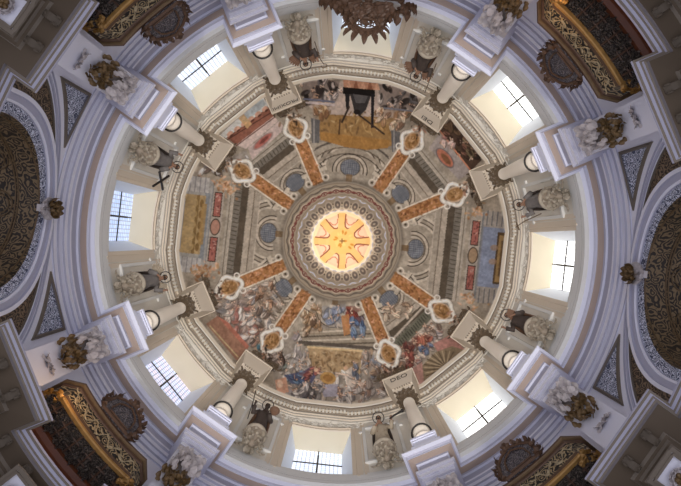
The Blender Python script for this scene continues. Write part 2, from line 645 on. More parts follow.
poly([(345, 94), (350, 94), (349, 109), (346, 109)], c8(40, 38, 40))
poly([(350, 94), (371, 96), (366, 110), (360, 116), (354, 110)], c8(58, 54, 54))
poly([(353, 94), (368, 96), (365, 103), (356, 103)], c8(92, 88, 88))
line((349, 107), (342, 122), 2, c8(60, 46, 38)); line((359, 115), (384, 134), 1.8, c8(64, 48, 40)); line((340, 120), (339, 134), 1.6, c8(90, 62, 40))
ell(357, 112, 3.4, 2.6, 0, c8(40, 32, 30))
for (a, b, c, d) in ((311, 118, 320, 143), (391, 130, 400, 152)):
    poly([(a, b), (c, b + 2), (c - 1, d), (a + 1, d)], c8(98, 95, 94)); line((a + 3, b), (a + 3, d), 1.5, c8(140, 134, 128))

# --- upper left bay: sky, terracotta balustrade, pink panel with red oval
th = 225
straight_entab(th, 101, 36, 18)
poly([(248, 148), (279, 121), (285, 128), (252, 160)], c8(182, 160, 152))
ell(263, 141, 13, 4.2, -.72, c8(150, 124, 116)); ell(263, 141, 11, 3, -.72, c8(176, 96, 84)); ell(264, 140, 6, 1.6, -.72, c8(120, 60, 52), .8)
poly([(226, 137), (268, 107), (274, 116), (236, 145)], c8(150, 92, 72))
poly([(236, 145), (274, 116), (278, 121), (246, 149)], c8(192, 170, 160))
poly([(219, 136), (262, 96), (270, 106), (226, 138)], c8(206, 206, 200))
poly([(240, 118), (262, 98), (266, 104), (246, 122)], c8(150, 164, 172), .7)
for k in range(6):
    x, y = 230 + k * 7, 134 - k * 5
    ell(x, y, 2.4, 3.4, .9, c8(208, 156, 128)); ell(x + 1.5, y + 1.5, 1, 2.4, .9, c8(100, 58, 46))
line((227, 140), (272, 112), 1, c8(96, 56, 46)); line((236, 146), (275, 117), 1, c8(110, 70, 58))
poly([(238, 118), (243, 113), (252, 124), (247, 129)], c8(202, 160, 104), .85)
figures([(196, 172), (226, 160), (246, 150), (250, 158), (228, 172)], [(190, 184, 184), (200, 196, 192), (150, 146, 146), (120, 100, 90)], 40, 3, 31)

# --- upper right bay: dark drapery, marble panel with orange oval
th = 315
straight_entab(th, 101, 36, 18)
poly([(439, 134), (471, 172), (459, 180), (429, 148)], c8(150, 138, 132))
ell(445, 158, 12.5, 6, .86, c8(110, 100, 98)); ell(445, 158, 11, 4.8, .86, c8(176, 102, 76)); ell(446, 159, 7, 2.6, .86, c8(124, 80, 52))
poly([(450, 119), (482, 160), (471, 171), (440, 131)], c8(84, 62, 50))
figures([(450, 120), (480, 158), (470, 168), (442, 132)], [(70, 50, 40), (110, 84, 60), (150, 100, 80), (52, 40, 34), (120, 104, 76)], 60, 3.2, 41, .85)
poly([(452, 119), (484, 157), (490, 150), (460, 116)], c8(116, 100, 74), .8)
line((440, 131), (471, 171), 1.4, c8(196, 120, 84))
figures([(442, 134), (456, 146), (450, 150), (440, 140)], [(190, 150, 140), (160, 110, 100), (200, 170, 160)], 18, 2.2, 42)

# --- bottom bay: steps, ochre hanging, angels in clouds
SKY = [(176, 168, 160), (150, 142, 136), (196, 186, 176), (128, 116, 106), (166, 150, 132), (140, 128, 128)]
figures([(270, 352), (300, 330), (360, 318), (420, 350), (418, 392), (342, 404), (276, 394)], SKY, 420, 4, 51)
poly([(298, 330), (372, 327), (380, 352), (306, 349)], c8(148, 134, 114))
for k in range(5):
    line((300 + k * 1.5, 333 + k * 4), (374, 329 + k * 4.6), 1.6, c8(96, 84, 70) if k % 2 else c8(186, 172, 152))
line((300, 342), (380, 349), 3.4, c8(92, 82, 72))
poly([(308, 347), (362, 350), (360, 374), (310, 370)], c8(166, 136, 96))
for q in range(110):
    ell(random.uniform(309, 361), random.uniform(350, 374), random.uniform(1, 2.8), random.uniform(.6, 1.2), random.uniform(0, 3), c8(*random.choice([(128, 96, 62), (190, 164, 124), (146, 112, 72), (110, 86, 60)])), .75)
line((308, 347), (362, 351), 2, c8(196, 168, 118))
figures([(276, 356), (306, 350), (312, 372), (286, 380)], SKY + [(120, 130, 120), (200, 190, 180)], 90, 3, 52)
poly([(284, 375), (302, 372), (312, 366), (318, 372), (312, 383), (292, 384)], c8(84, 84, 112))
figures([(284, 376), (306, 373), (308, 382), (290, 384)], [(70, 92, 124), (96, 120, 146), (60, 66, 96)], 26, 3, 53, .3)
figures([(298, 374), (314, 366), (318, 372), (308, 380)], [(134, 72, 66), (160, 90, 80), (104, 60, 66)], 22, 2.6, 54, -.5)
ell(316, 370, 2.2, 2, 0, c8(196, 156, 124)); line((318, 373), (330, 376), 1.8, c8(196, 160, 130))
ell(328, 378, 8, 6, .2, c8(176, 132, 70)); ell(328, 378, 5, 3.6, .2, c8(150, 104, 52))
poly([(344, 372), (352, 367), (362, 382), (356, 391), (346, 384)], c8(206, 192, 176))
figures([(342, 370), (354, 366), (364, 386), (350, 392)], [(214, 202, 188), (180, 164, 150), (196, 170, 150)], 24, 2.6, 55, .9)
ell(346, 368, 2.3, 2.1, 0, c8(190, 150, 116)); line((336, 373), (347, 375), 1.6, c8(206, 180, 156)); figures([(352, 366), (360, 362), (358, 376), (353, 376)], [(90, 96, 112), (112, 116, 130)], 12, 2.6, 56)
poly([(320, 385), (338, 384), (340, 396), (324, 397)], c8(150, 144, 158))
figures([(296, 384), (322, 384), (320, 400), (292, 394)], [(110, 104, 104), (150, 142, 138), (190, 180, 172), (86, 80, 82)], 60, 3.4, 57)
figures([(338, 388), (380, 384), (388, 396), (340, 402)], [(110, 104, 104), (160, 150, 142), (190, 180, 172), (130, 100, 84)], 70, 3.4, 58)
poly([(275, 380), (286, 377), (289, 392), (277, 394)], c8(190, 138, 110)); ell(280, 384, 3, 4, 0, c8(206, 168, 140))
figures([(362, 352), (388, 350), (392, 382), (366, 386)], [(170, 140, 110), (140, 126, 116), (190, 176, 160), (116, 92, 76), (124, 128, 138)], 110, 3, 59)
figures([(300, 306), (322, 304), (320, 334), (304, 334)], [(176, 140, 100), (140, 104, 70), (196, 176, 150), (110, 84, 64)], 60, 3, 60)
figures([(322, 306), (346, 304), (346, 322), (322, 322)], [(146, 150, 168), (176, 166, 150), (120, 128, 150)], 40, 3, 61)
figures([(346, 306), (366, 306), (364, 322), (348, 324)], [(136, 60, 48), (164, 82, 60), (104, 48, 44)], 34, 3, 62, 1.2)
figures([(350, 318), (364, 316), (362, 338), (352, 338)], [(82, 104, 138), (110, 130, 156), (66, 82, 112)], 26, 3, 63, 1.3)
poly([(341, 316), (349, 314), (350, 334), (344, 336)], c8(176, 116, 66), .9)

# --- lower left bay: procession
figures([(214, 300), (262, 268), (284, 300), (262, 340), (238, 350), (218, 326)], [(176, 160, 146), (140, 124, 110), (196, 182, 168), (110, 92, 80), (160, 120, 100), (128, 124, 124)], 330, 3.4, 71)
th = 135
for k in range(5):
    bl(th, -20, 84 + k * 4.2, 6, 84 + k * 4.2, 1.8, LT if k % 2 else c8(104, 90, 74), .8)
for (x, y, s) in ((262, 296, 5), (272, 283, 4), (268, 300, 4)):
    figures([(x - s, y - s * 2), (x + s, y - s * 2), (x + s, y + s * 2), (x - s, y + s * 2)], [(110, 80, 60), (170, 130, 100), (196, 180, 160)], 14, 2.4, int(x))
figures([(226, 306), (244, 298), (258, 332), (246, 348), (236, 330)], [(170, 108, 96), (196, 182, 172), (128, 128, 128), (150, 96, 82), (200, 190, 180)], 70, 2.8, 72)
poly([(206, 324), (217, 316), (248, 348), (237, 361)], c8(158, 112, 88)); poly([(217, 316), (228, 322), (249, 346), (247, 350)], c8(182, 108, 86)); line((210, 326), (238, 357), 1.4, c8(190, 166, 120))
figures([(256, 344), (272, 340), (274, 352), (258, 352)], [(70, 120, 138), (90, 136, 150), (60, 90, 104)], 26, 2.6, 73, 0)
figures([(258, 352), (282, 354), (284, 372), (270, 366)], [(60, 46, 40), (90, 70, 60), (176, 160, 148), (140, 120, 110)], 40, 3, 74)

# --- lower right bay: shell niche, red and blue figures
th = 45
straight_entab(th, 100, 32, 16)
poly([(394, 342), (426, 309), (432, 318), (399, 351)], c8(102, 100, 84))
for k in range(16):
    t = k / 15
    line((396 + 29 * t, 344 - 31 * t), (399 + 29 * t, 348 - 31 * t), 1, c8(70, 68, 58))
line((392, 340), (424, 306), 2, LT); line((400, 352), (433, 319), 2, LT)
figures([(398, 352), (432, 322), (446, 330), (434, 346), (424, 360), (410, 372), (396, 364)], [(176, 156, 140), (140, 120, 108), (196, 180, 164), (156, 110, 96), (116, 96, 84), (150, 140, 140)], 220, 3.2, 81)
poly([(433, 344), (452, 334), (464, 349), (454, 350), (440, 356)], c8(172, 118, 106))
poly([(421, 384), (422, 366), (436, 352), (452, 346), (464, 350), (452, 366), (432, 382)], c8(136, 116, 88))
for k in range(16):
    a = 2.5 + k * .17
    line((446 + 5 * math.cos(a), 368 + 5 * math.sin(a)), (446 + 22 * math.cos(a), 368 + 17 * math.sin(a)), 1.1, c8(96, 80, 60) if k % 2 else c8(176, 156, 122), .9)
ell(448, 370, 7, 5, -.6, c8(82, 66, 52))
poly([(410, 370), (422, 362), (424, 382), (418, 388)], c8(176, 128, 116))
figures([(414, 336), (430, 334), (430, 346), (416, 346)], [(160, 84, 66), (184, 108, 84), (120, 64, 54)], 34, 2.8, 82)
figures([(420, 346), (432, 344), (428, 352), (420, 352)], [(84, 100, 132), (110, 124, 150)], 18, 2.4, 83)
figures([(405, 344), (413, 340), (414, 366), (406, 370)], [(124, 64, 56), (150, 84, 70), (96, 54, 50)], 34, 2.8, 84, 1.4)
figures([(382, 356), (406, 362), (400, 382), (384, 380)], [(110, 84, 70), (140, 112, 92), (80, 62, 54), (170, 140, 120)], 60, 3, 85)
figures([(384, 306), (412, 300), (412, 316), (386, 320)], [(176, 146, 116), (196, 176, 150), (130, 104, 82)], 40, 3, 86)

# --- eight marbled ribs with scrolled cartouches
RIBS = [a + s * 16.3 for a in DIAG for s in (-1, 1)]
for i, th in enumerate(RIBS):
    bq(th, -8.6, 8.6, 62, 116, c8(150, 136, 118))
    bq(th, -7.4, 7.4, 62, 116, c8(192, 178, 158))
    bq(th, -5.9, 5.9, 62, 116, c8(164, 110, 62))
    for q in range(120):
        x, y = B(th, random.uniform(-5.4, 5.4), random.uniform(62, 115))
        ell(x, y, random.uniform(.7, 2.2), random.uniform(.5, 1.1), random.uniform(0, 3), c8(*random.choice([(132, 78, 40), (186, 122, 76), (150, 98, 50), (196, 140, 104), (110, 66, 36)])), .75)
    for sg in (-1, 1):
        x, y = B(th, sg * 9, 65); ell(x, y, 3, 3, 0, c8(190, 178, 160), 1, ring=1.1); ell(x, y, 1.2, 1.2, 0, c8(80, 66, 50))
        bq(th, sg * 7.5, sg * 13, 72, 76, c8(176, 162, 142)); bl(th, sg * 7.5, 76.5, sg * 13, 76.5, 1, DK, .7)
    # cartouche
    for (k1, c, a_) in ((2.6, c8(112, 102, 90), .6), (2.0, c8(198, 189, 175), .95), (.7, c8(226, 220, 208), .8)):
        for k in range(60):
            a = 2 * math.pi * k / 60
            rr = 1 + .13 * math.cos(4 * a) + .06 * math.cos(2 * a)
            x, y = B(th, 10.6 * rr * math.sin(a), 122 + 11.5 * rr * math.cos(a))
            ell(x, y, k1, k1, 0, c, a_)
    x, y = B(th, 0, 122); ell(x, y, 9.6, 7.6, R_(th + ROT), c8(182, 150, 118)); ell(x, y, 8.4, 6.2, R_(th + ROT), c8(156, 112, 64))
    for q in range(30):
        ell(x + random.gauss(0, 3), y + random.gauss(0, 3), random.uniform(.8, 2), random.uniform(.5, 1), random.uniform(0, 3), c8(*random.choice([(116, 78, 40), (182, 136, 84), (132, 90, 48), (190, 146, 100)])), .8)
    for sg in (-1, 1):
        x, y = B(th, sg * 8, 110.5); ell(x, y, 2.6, 2.6, 0, c8(204, 196, 184), 1, ring=1)
    x, y = B(th, 0, 136)
    for q in range(20):
        ell(x + random.gauss(0, 6), y + random.gauss(0, 4), random.uniform(1, 3), random.uniform(.7, 1.4), random.uniform(0, 3), c8(*random.choice([(86, 64, 48), (60, 46, 38), (186, 150, 120), (160, 110, 84), (120, 90, 64)])), .8)

# --- shade next to the lantern ring and grain
sl = (slice(None), slice(None))
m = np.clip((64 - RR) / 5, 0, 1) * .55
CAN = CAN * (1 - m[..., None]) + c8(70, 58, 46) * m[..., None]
CAN *= (1 + .14 * (N3 - .5) + .10 * (N4 - .5) + .1 * (N2 - .5))[..., None]

# --- lantern ring, lattice and little cupola
def ring(r0, r1, c, a=1.0):
    mk = (np.clip((RR - r0) * S * .7 + .5, 0, 1) * np.clip((r1 - RR) * S * .7 + .5, 0, 1))
    blend((slice(None), slice(None)), mk, c, a)
ring(51, 59.5, c8(150, 137, 120)); ring(57.6, 58.3, c8(104, 90, 74)); ring(54.2, 54.9, c8(112, 99, 84)); ring(42, 52.6, c8(186, 174, 156)); ring(30.5, 42.5, c8(178, 170, 160)); ring(45.8, 46.5, c8(150, 138, 122)); ring(28.8, 31, c8(250, 246, 236))
qa = np.linspace(0, 2 * math.pi, 560)
for (r, am, ph, w, c) in ((51.6, .7, 0, 1.6, c8(200, 186, 168)), (50.2, 1.3, 0, .9, c8(122, 66, 62)), (49.4, 1.2, math.pi, .7, c8(150, 92, 84))):
    pline([(CX + (r + am * math.cos(26 * a + ph)) * math.cos(a), CY + (r + am * math.cos(26 * a + ph)) * math.sin(a)) for a in qa], w, c)
for k in range(52):
    a = 2 * math.pi * k / 52
    ell(CX + 49.8 * math.cos(a), CY + 49.8 * math.sin(a), .9, .9, a, c8(120, 58, 58), .8)
for k in range(26):
    a = 2 * math.pi * k / 26
    a2 = a + math.pi / 26
    for (r, w, h) in ((40.4, 3.4, 3.4), (33.2, 2.4, 2.0)):
        x, y = CX + r * math.cos(a2), CY + r * math.sin(a2)
        ux, uy = math.cos(a2), math.sin(a2)
        sgn = -1 if r > 36 else 1
        poly([(x - uy * w - ux * sgn * -h * .6, y + ux * w - uy * sgn * -h * .6), (x + uy * w - ux * sgn * -h * .6, y - ux * w - uy * sgn * -h * .6), (x + ux * sgn * h, y + uy * sgn * h)], c8(30, 26, 26))
    x, y = CX + 36.4 * math.cos(a), CY + 36.4 * math.sin(a)
    ell(x, y, 4.3, 3.0, a, c8(120, 114, 114)); ell(x, y, 4.7, 3.4, a, c8(206, 200, 192), 1, ring=.8); ell(x, y, 2.6, 1.8, a, c8(96, 92, 96), .8); ell(x, y, 1.4, 1.0, a, c8(190, 184, 178))
# cupola: gold star with eight arms, pale lunettes between
ring(0, 29, c8(255, 236, 206))
for k in range(8):
    a = R_(ROT + 45 * k - 6)
    ca, sa = math.cos(a), math.sin(a)
    poly([(CX + 6 * ca - sa * 4.4, CY + 6 * sa + ca * 4.4), (CX + 28 * ca - sa * 3.4, CY + 28 * sa + ca * 3.4), (CX + 28 * ca + sa * 3.4, CY + 28 * sa - ca * 3.4), (CX + 6 * ca + sa * 4.4, CY + 6 * sa - ca * 4.4)], c8(240, 202, 140))
    a += R_(22.5)
    ca, sa = math.cos(a), math.sin(a)
    u = [(CX + r * ca - sa * t, CY + r * sa + ca * t) for (r, t) in ((26, 6.6), (18, 4.2), (14.6, 2.6), (13.4, 0), (14.6, -2.6), (18, -4.2), (26, -6.6))]
    poly(u, c8(246, 214, 194)); pline(u, 1.1, c8(130, 66, 50)); pline([(x + ca * 4, y + sa * 4) for x, y in u[1:-1]], .9, c8(200, 130, 106))
ell(CX, CY, 13, 13, 0, c8(240, 200, 130))
for k in range(18):
    a = k * 2.4; r = 3 + 8 * ((k * .37) % 1)
    ell(CX + r * math.cos(a), CY + r * math.sin(a), 2, 1.1, a, c8(250, 214, 140) if k % 2 else c8(196, 136, 56), .8)
line((CX - 2.2, CY), (CX + 2.2, CY), .9, c8(96, 66, 40)); line((CX, CY - 2.2), (CX, CY + 2.2), .9, c8(96, 66, 40))

dome_m = (RR > 58)[..., None]
lum = CAN.mean(-1, keepdims=True)
CAN = np.where(dome_m, ((lum + (CAN - lum) * .72) - .5) * 1.08 + .5 - .015, CAN)
CAN = np.clip(CAN, 0, 1)
CANL = np.where(CAN <= .04045, CAN / 12.92, ((CAN + .055) / 1.055) ** 2.4)
GAIN = 1.5


def sample(P):
    P = np.asarray(P)
    px = CX + F * P[:, 0] / P[:, 2]; py = CY + F * P[:, 1] / P[:, 2]
    u = np.clip((px - (CX - HALF)) * S - .5, 0, NPX - 2); v = np.clip((py - (CY - HALF)) * S - .5, 0, NPX - 2)
    i = u.astype(int); j = v.astype(int)
    fu = (u - i)[:, None]; fv = (v - j)[:, None]
    c = (CANL[j, i] * (1 - fu) + CANL[j, i + 1] * fu) * (1 - fv) + (CANL[j + 1, i] * (1 - fu) + CANL[j + 1, i + 1] * fu) * fv
    return c


def revolve_painted(name, prof, n, gain, label):
    k = len(prof)
    th = np.arange(n) * 2 * math.pi / n
    R = np.array([p[0] for p in prof]); H = np.array([p[1] for p in prof])
    V = np.stack([np.cos(th)[:, None] * R, np.sin(th)[:, None] * R, np.broadcast_to(H, (n, k))], -1).reshape(-1, 3)
    i = np.arange(n)[:, None] * k; j = ((np.arange(n) + 1) % n)[:, None] * k
    q = np.arange(k - 1)[None, :]
    Fc = np.stack([i + q, i + q + 1, j + q + 1, j + q], -1).reshape(-1, 4)
    me = bpy.data.meshes.new(name)
    me.vertices.add(len(V)); me.vertices.foreach_set('co', V.ravel())
    me.loops.add(Fc.size); me.loops.foreach_set('vertex_index', Fc.ravel().astype(np.int32))
    me.polygons.add(len(Fc)); me.polygons.foreach_set('loop_start', np.arange(0, Fc.size, 4, dtype=np.int32))
    me.polygons.foreach_set('use_smooth', np.ones(len(Fc), bool))
    me.update(calc_edges=True); me.validate()
    C = np.ones((len(V), 4), np.float32)
    C[:, :3] = np.clip(sample(V) * gain, 0, .95)
    ca = me.color_attributes.new('paint', 'FLOAT_COLOR', 'POINT')
    ca.data.foreach_set('color', C.ravel())
    me.materials.append(M['paint'])
    o = bpy.data.objects.new(name, me)
    col.objects.link(o)
    return structure(o, label)


# ------------------------------------------------------------------ dome and lantern
s1 = math.acos(2.72 / 6.2)
dome_prof = [(6.3, 19.0)] + [(6.2 * math.cos(s), 19.15 + 5.35 * math.sin(s)) for s in np.linspace(0, s1, 150)]
htop = dome_prof[-1][1]
ceil_o = revolve_painted('ceiling', dome_prof, 1500, GAIN, 'frescoed dome with eight marbled ribs')
def dens(p, m):
    out = []
    for a, b in zip(p[:-1], p[1:]):
        for t in np.linspace(0, 1, m, endpoint=False):
            out.append((a[0] + (b[0] - a[0]) * t, a[1] + (b[1] - a[1]) * t))
    return out + [p[-1]]
hl = htop
ring_prof = dens([(2.74, hl - .02), (2.74, hl - .12), (2.62, hl - .14), (2.50, hl + .0), (2.46, hl + .25), (2.40, hl + .45), (2.22, hl + 1.0), (2.12, hl + 1.3)], 10)
o = revolve_painted('trim_lantern_ring', ring_prof, 720, 1.35, 'pale ring with red scroll border round the lantern')
lat_prof = dens([(2.16, hl + 1.28), (2.14, hl + 1.5), (1.80, hl + 5.0), (1.75, hl + 5.2)], 16)
o2 = revolve_painted('wall_lantern', lat_prof, 720, 1.2, 'lantern wall with interlaced lattice')
hc = hl + 5.2
cap_prof = dens([(1.75, hc), (1.68, hc + .5), (1.45, hc + .95), (1.0, hc + 1.3), (.5, hc + 1.45), (0.001, hc + 1.5)], 14)
o3 = revolve_painted('ceiling_lantern', cap_prof, 360, 1.0, 'bright golden star vault of the lantern')


def wavy(R, h, n, amp, rad, mat, parent, name):
    mb = MB()
    pts = []
    m = n * 10
    for i in range(m):
        a = 2 * math.pi * i / m
        r = R + amp * math.cos(n * a)
        pts.append((r * math.cos(a), r * math.sin(a), h + .3 * amp * math.cos(n * a)))
    mb.tube(pts, rad, 6, closed=True)
    return mb.build(name, mat, parent, True)
wavy(2.60, hl - .13, 26, .05, .03, M['taupel'], o, 'scalloped_rim')
wavy(2.20, hl + 1.0, 26, .05, .035, M['white'], o, 'scalloped_rim')
wavy(1.80, hl + 4.9, 26, .05, .04, M['white'], o2, 'scalloped_rim')
wavy(1.92, hl + 3.9, 26, .04, .02, M['beige'], o2, 'scalloped_rim')

# ------------------------------------------------------------------ ring paths
PIL = [d + s * 16.2 for d in (45, 135, 225, 315) for s in (-1, 1)]


def ring_path(R, jogs, hw, Rf, a0=0, a1=360, closed=True, step=1.5):
    """circle of radius R with rectangular breaks forward to Rf (half width hw) at the angles in jogs"""
    pts = []
    da = math.degrees(math.asin(hw / R))
    evs = sorted(jogs)
    cur = a0
    def arc(x, y):
        n = max(1, int((y - x) / step))
        for i in range(n):
            t = x + (y - x) * i / n
            p = pol(R, t, 0); pts.append((p.x, p.y))
    for j in evs:
        arc(cur, j - da)
        c = R_(j + ROT)
        u = Vector((math.cos(c), math.sin(c))); w = Vector((-u.y, u.x))
        Rj = math.sqrt(R * R - hw * hw)
        for (r, t) in ((Rj, -hw), (Rf, -hw), (Rf, hw)):
            q = u * r + w * t
            pts.append((q.x, q.y))
        cur = j + da
    arc(cur, a1)
    if not closed:
        p = pol(R, a1, 0); pts.append((p.x, p.y))
    return pts


# main entablature under the drum
mb = MB()
path = ring_path(6.98, PIL, .36, 6.25, a0=PIL[0] - 10 - 0, a1=PIL[0] - 10 + 360)
prof = [(-.3, 12.05), (.0, 12.05), (.02, 12.06), (.02, 12.20), (.07, 12.21), (.07, 12.36), (.11, 12.37), (.11, 12.50), (.16, 12.53), (.16, 12.60),
        (.04, 12.62), (.04, 13.04), (.09, 13.06), (.10, 13.13), (.22, 13.15), (.25, 13.16), (.25, 13.27), (.29, 13.29), (.36, 13.37), (.36, 13.42), (-.3, 13.43)]
L, L2, PK, W, G = 0, 1, 2, 3, 4
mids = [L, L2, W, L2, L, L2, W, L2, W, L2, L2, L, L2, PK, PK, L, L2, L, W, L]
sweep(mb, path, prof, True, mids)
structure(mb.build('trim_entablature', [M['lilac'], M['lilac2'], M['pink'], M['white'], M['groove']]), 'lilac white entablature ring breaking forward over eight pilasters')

# drum plinth rings above the cornice
mb = MB()
circ = lambda R, n=240: [(R * math.cos(2 * math.pi * i / n), R * math.sin(2 * math.pi * i / n)) for i in range(n)]
prof = [(-.05, 13.40), (.11, 13.40), (.11, 13.56), (.085, 13.57), (.085, 13.62), (.09, 13.63), (.09, 13.76), (.06, 13.77), (.06, 13.82), (.065, 13.83), (.065, 13.97), (.035, 13.98), (.035, 14.12), (-.2, 14.14)]
sweep(mb, circ(6.62), prof, True, [0, 0, 2, 2, 0, 0, 2, 2, 0, 1, 2, 0, 0])
structure(mb.build('trim_drum_plinth', [M['greyw'], M['greyw'], M['greyd']]), 'grey beige stepped plinth rings below the windows')

# ------------------------------------------------------------------ drum wall with eight openings
RD = 6.6
WH = 17.28
HB = 13.95
DA = math.degrees(math.asin(1.02 / RD))


def cyl_wall(mb, R, h0, h1, openings, step=1.5, mi=0):
    """openings: (centre angle, half angle, bottom(dth), top(dth))"""
    cuts = set()
    for (c, ha, b, t) in openings:
        n = max(4, int(2 * ha / 1.2))
        for i in range(n + 1):
            cuts.add(round((c - ha + 2 * ha * i / n) % 360, 4))
    k = 0
    while k < 360:
        if not any(abs((k - c + 180) % 360 - 180) < ha for (c, ha, b, t) in openings): cuts.add(float(k))
        k += step
    A = sorted(cuts)
    for i, a in enumerate(A):
        b = A[(i + 1) % len(A)]
        if b <= a: b += 360
        mid = (a + b) / 2
        op = [o for o in openings if abs((mid - o[0] + 180) % 360 - 180) < o[1]]
        def quad(la, ha_, lb, hb_):
            if ha_ - la < 1e-4 and hb_ - lb < 1e-4: return
            mb.add([pol(R, a, la), pol(R, a, ha_), pol(R, b, hb_), pol(R, b, lb)], [(0, 1, 2, 3)], mi)
        if not op:
            quad(h0, h1, h0, h1)
        else:
            c, w, bo, to = op[0]
            da = (a - c + 180) % 360 - 180; db = (b - c + 180) % 360 - 180
            if bo is not None: quad(h0, bo(da), h0, bo(db))
            quad(to(da), h1, to(db), h1)


mb = MB()
cyl_wall(mb, RD, 13.4, 18.3, [(45 * k, DA, lambda d: HB, lambda d: WH) for k in range(8)])
wall_drum = structure(mb.build('wall_drum', M['beige']), 'grey beige drum wall pierced by eight windows')

# windows
WN = {0: 'right', 45: 'lower-right', 90: 'bottom', 135: 'lower-left', 180: 'left', 225: 'upper-left', 270: 'top', 315: 'upper-right'}
RG = 7.33
GW = .81
for k in range(8):
    th = 45 * k
    w = bpy.data.objects.new('window_%d' % (k + 1), None)
    col.objects.link(w)
    frame_at(w, RD, th, 0)
    structure(w, WN[th] + ' drum window with deep cream reveal')
    def cyl(x, h, R=RD):                         # point on the drum surface in the window's frame
        return (x, math.sqrt(R * R - x * x) - RD, h)
    yg = RG - RD
    # reveals
    mb = MB()
    n = 10
    xs = [-1.02 + 2.04 * i / n for i in range(n + 1)]
    gx = [-GW + 2 * GW * i / n for i in range(n + 1)]
    vs = [cyl(x, WH) for x in xs] + [(x, yg, WH - .02) for x in gx]
    mb.add(vs, [(i, i + 1, n + 2 + i, n + 1 + i) for i in range(n)], 0)
    vs = [cyl(x, HB) for x in xs] + [(x, yg, HB + .3) for x in gx]
    mb.add(vs, [(i, i + 1, n + 2 + i, n + 1 + i) for i in range(n)], 0)
    for sg in (-1, 1):
        mb.add([cyl(sg * 1.02, HB), cyl(sg * 1.02, WH), (sg * GW, yg, WH - .02), (sg * GW, yg, HB + .3)], [(0, 1, 2, 3)], 1)
    mb.build('reveal', [M['cream'], M['revealw']], w)
    # leaded glass
    side = th in (0, 45, 315)
    mid = th in (90, 270, 225)
    pm = pane_mat('leaded glass %s' % WN[th], (1, 1, 1) if side else ((.93, .95, 1) if mid else (.80, .87, 1)), (1, .99, .96) if side else ((.80, .89, 1) if mid else (.66, .78, .96) if th == 180 else (.93, .86, .92)), 2.3 if side else (1.35 if mid else 1.1))
    mb = MB()
    mb.box(-GW, GW, yg, yg + .02, HB + .3, WH - .02)
    mb.build('glazing', pm, w)
    mb = MB()
    mb.box(-.03, .03, yg - .05, yg, HB + .3, WH - .4)
    mb.box(-.02, .02, yg - .03, yg, WH - .4, WH - .03)
    mb.build('mullion', M['iron'], w)
    mb = MB()
    mb.box(-GW, GW, yg - .03, yg, 16.295, 16.33)
    mb.build('transom', M['iron'], w)
    # flat surround on the wall
    mb = MB()
    for sg in (-1, 1):
        for (x0, x1, d) in ((1.02, 1.14, .04), (1.14, 1.20, .08), (1.20, 1.32, .05), (1.36, 1.62, .03)):
            a0, a1 = sorted((sg * x0, sg * x1))
            y0 = math.sqrt(RD * RD - x0 * x0) - RD
            top = WH + .16 if x0 < 1.3 else 18.1
            mb.box(a0, a1, y0 - d, y0 + .12, 13.9, top)
    for i in range(n):
        x0, x1 = xs[i], xs[i + 1]
        for (z0, z1, d) in ((WH, WH + .10, .05), (WH + .10, WH + .16, .09)):
            a, b, c, e = cyl(x0, z0), cyl(x1, z0), cyl(x1, z1), cyl(x0, z1)
            f = lambda p: (p[0], p[1] - d, p[2])
            mb.add([a, b, c, e, f(a), f(b), f(c), f(e)], [(4, 5, 6, 7), (0, 1, 5, 4), (2, 3, 7, 6)])
    mb.build('window_frame', M['beige2'], w)
    # stucco relief over the window
    mb = MB()
    rr = random.Random(100 + k)
    for i in range(17):
        x = -1.25 + 2.5 * i / 16
        p = cyl(x, WH + .42 + .14 * math.sin(i * 1.6))
        p = (p[0], p[1] - .03, p[2])
        mb.leaf(p, (rr.choice((-1, 1)), 0, rr.uniform(-.8, .8)), (0, -1, 0), .26, .16, .7)
        if i % 2 == 0:
            q = [(p[0] + .1 * math.cos(t) * (1 - t / 9), p[1] - .02, p[2] + .1 * math.sin(t) * (1 - t / 9)) for t in np.linspace(0, 7, 12)]
            mb.tube(q, .022, 5)
    mb.build('stucco_relief', M['beige'], w)

# ------------------------------------------------------------------ cornice at the foot of the dome
mb = MB()
axisj = [45 * k for k in range(8)]
path = ring_path(6.60, axisj, .95, 6.52, a0=-20, a1=340, step=1.5)
prof = [(-.1, 18.02), (.04, 18.02), (.04, 18.16), (.08, 18.17), (.08, 18.30), (.12, 18.33), (.12, 18.38), (.05, 18.40), (.05, 18.62), (.09, 18.63), (.09, 18.78),
        (.15, 18.80), (.26, 18.82), (.26, 18.96), (.30, 18.97), (.37, 19.08), (.37, 19.15), (-.1, 19.20)]
mids = [0, 0, 1, 0, 1, 0, 1, 2, 2, 1, 1, 2, 2, 0, 1, 0, 0]
sweep(mb, path, prof, True, mids)
cor = structure(mb.build('trim_dome_cornice', [M['beige'], M['beige2'], M['beigedark']]), 'beige cornice ring with dentils at the foot of the dome')
mb = MB()
for i in range(300):
    a = 1.2 * i
    near = min(abs((a - p + 180) % 360 - 180) for p in PIL)
    if near < 5.2: continue
    Rr = 6.46 if min(abs((a - p + 180) % 360 - 180) for p in axisj) > 8.3 else 6.38
    T = Matrix.Translation(pol(Rr, a, 18.65)) @ Matrix.Rotation(R_(a + ROT - 90), 4, 'Z')
    mb.box(-.035, .035, -.06, .05, 0, .13, 0, T)
d = mb.build('dentil_band', M['beige'], cor); d['kind'] = 'stuff'

# ------------------------------------------------------------------ drum columns and the blocks they carry
def between(th):
    q = th % 360
    lo = int(q // 45) * 45
    return 'between the %s and %s windows' % (WN[lo % 360], WN[(lo + 45) % 360])


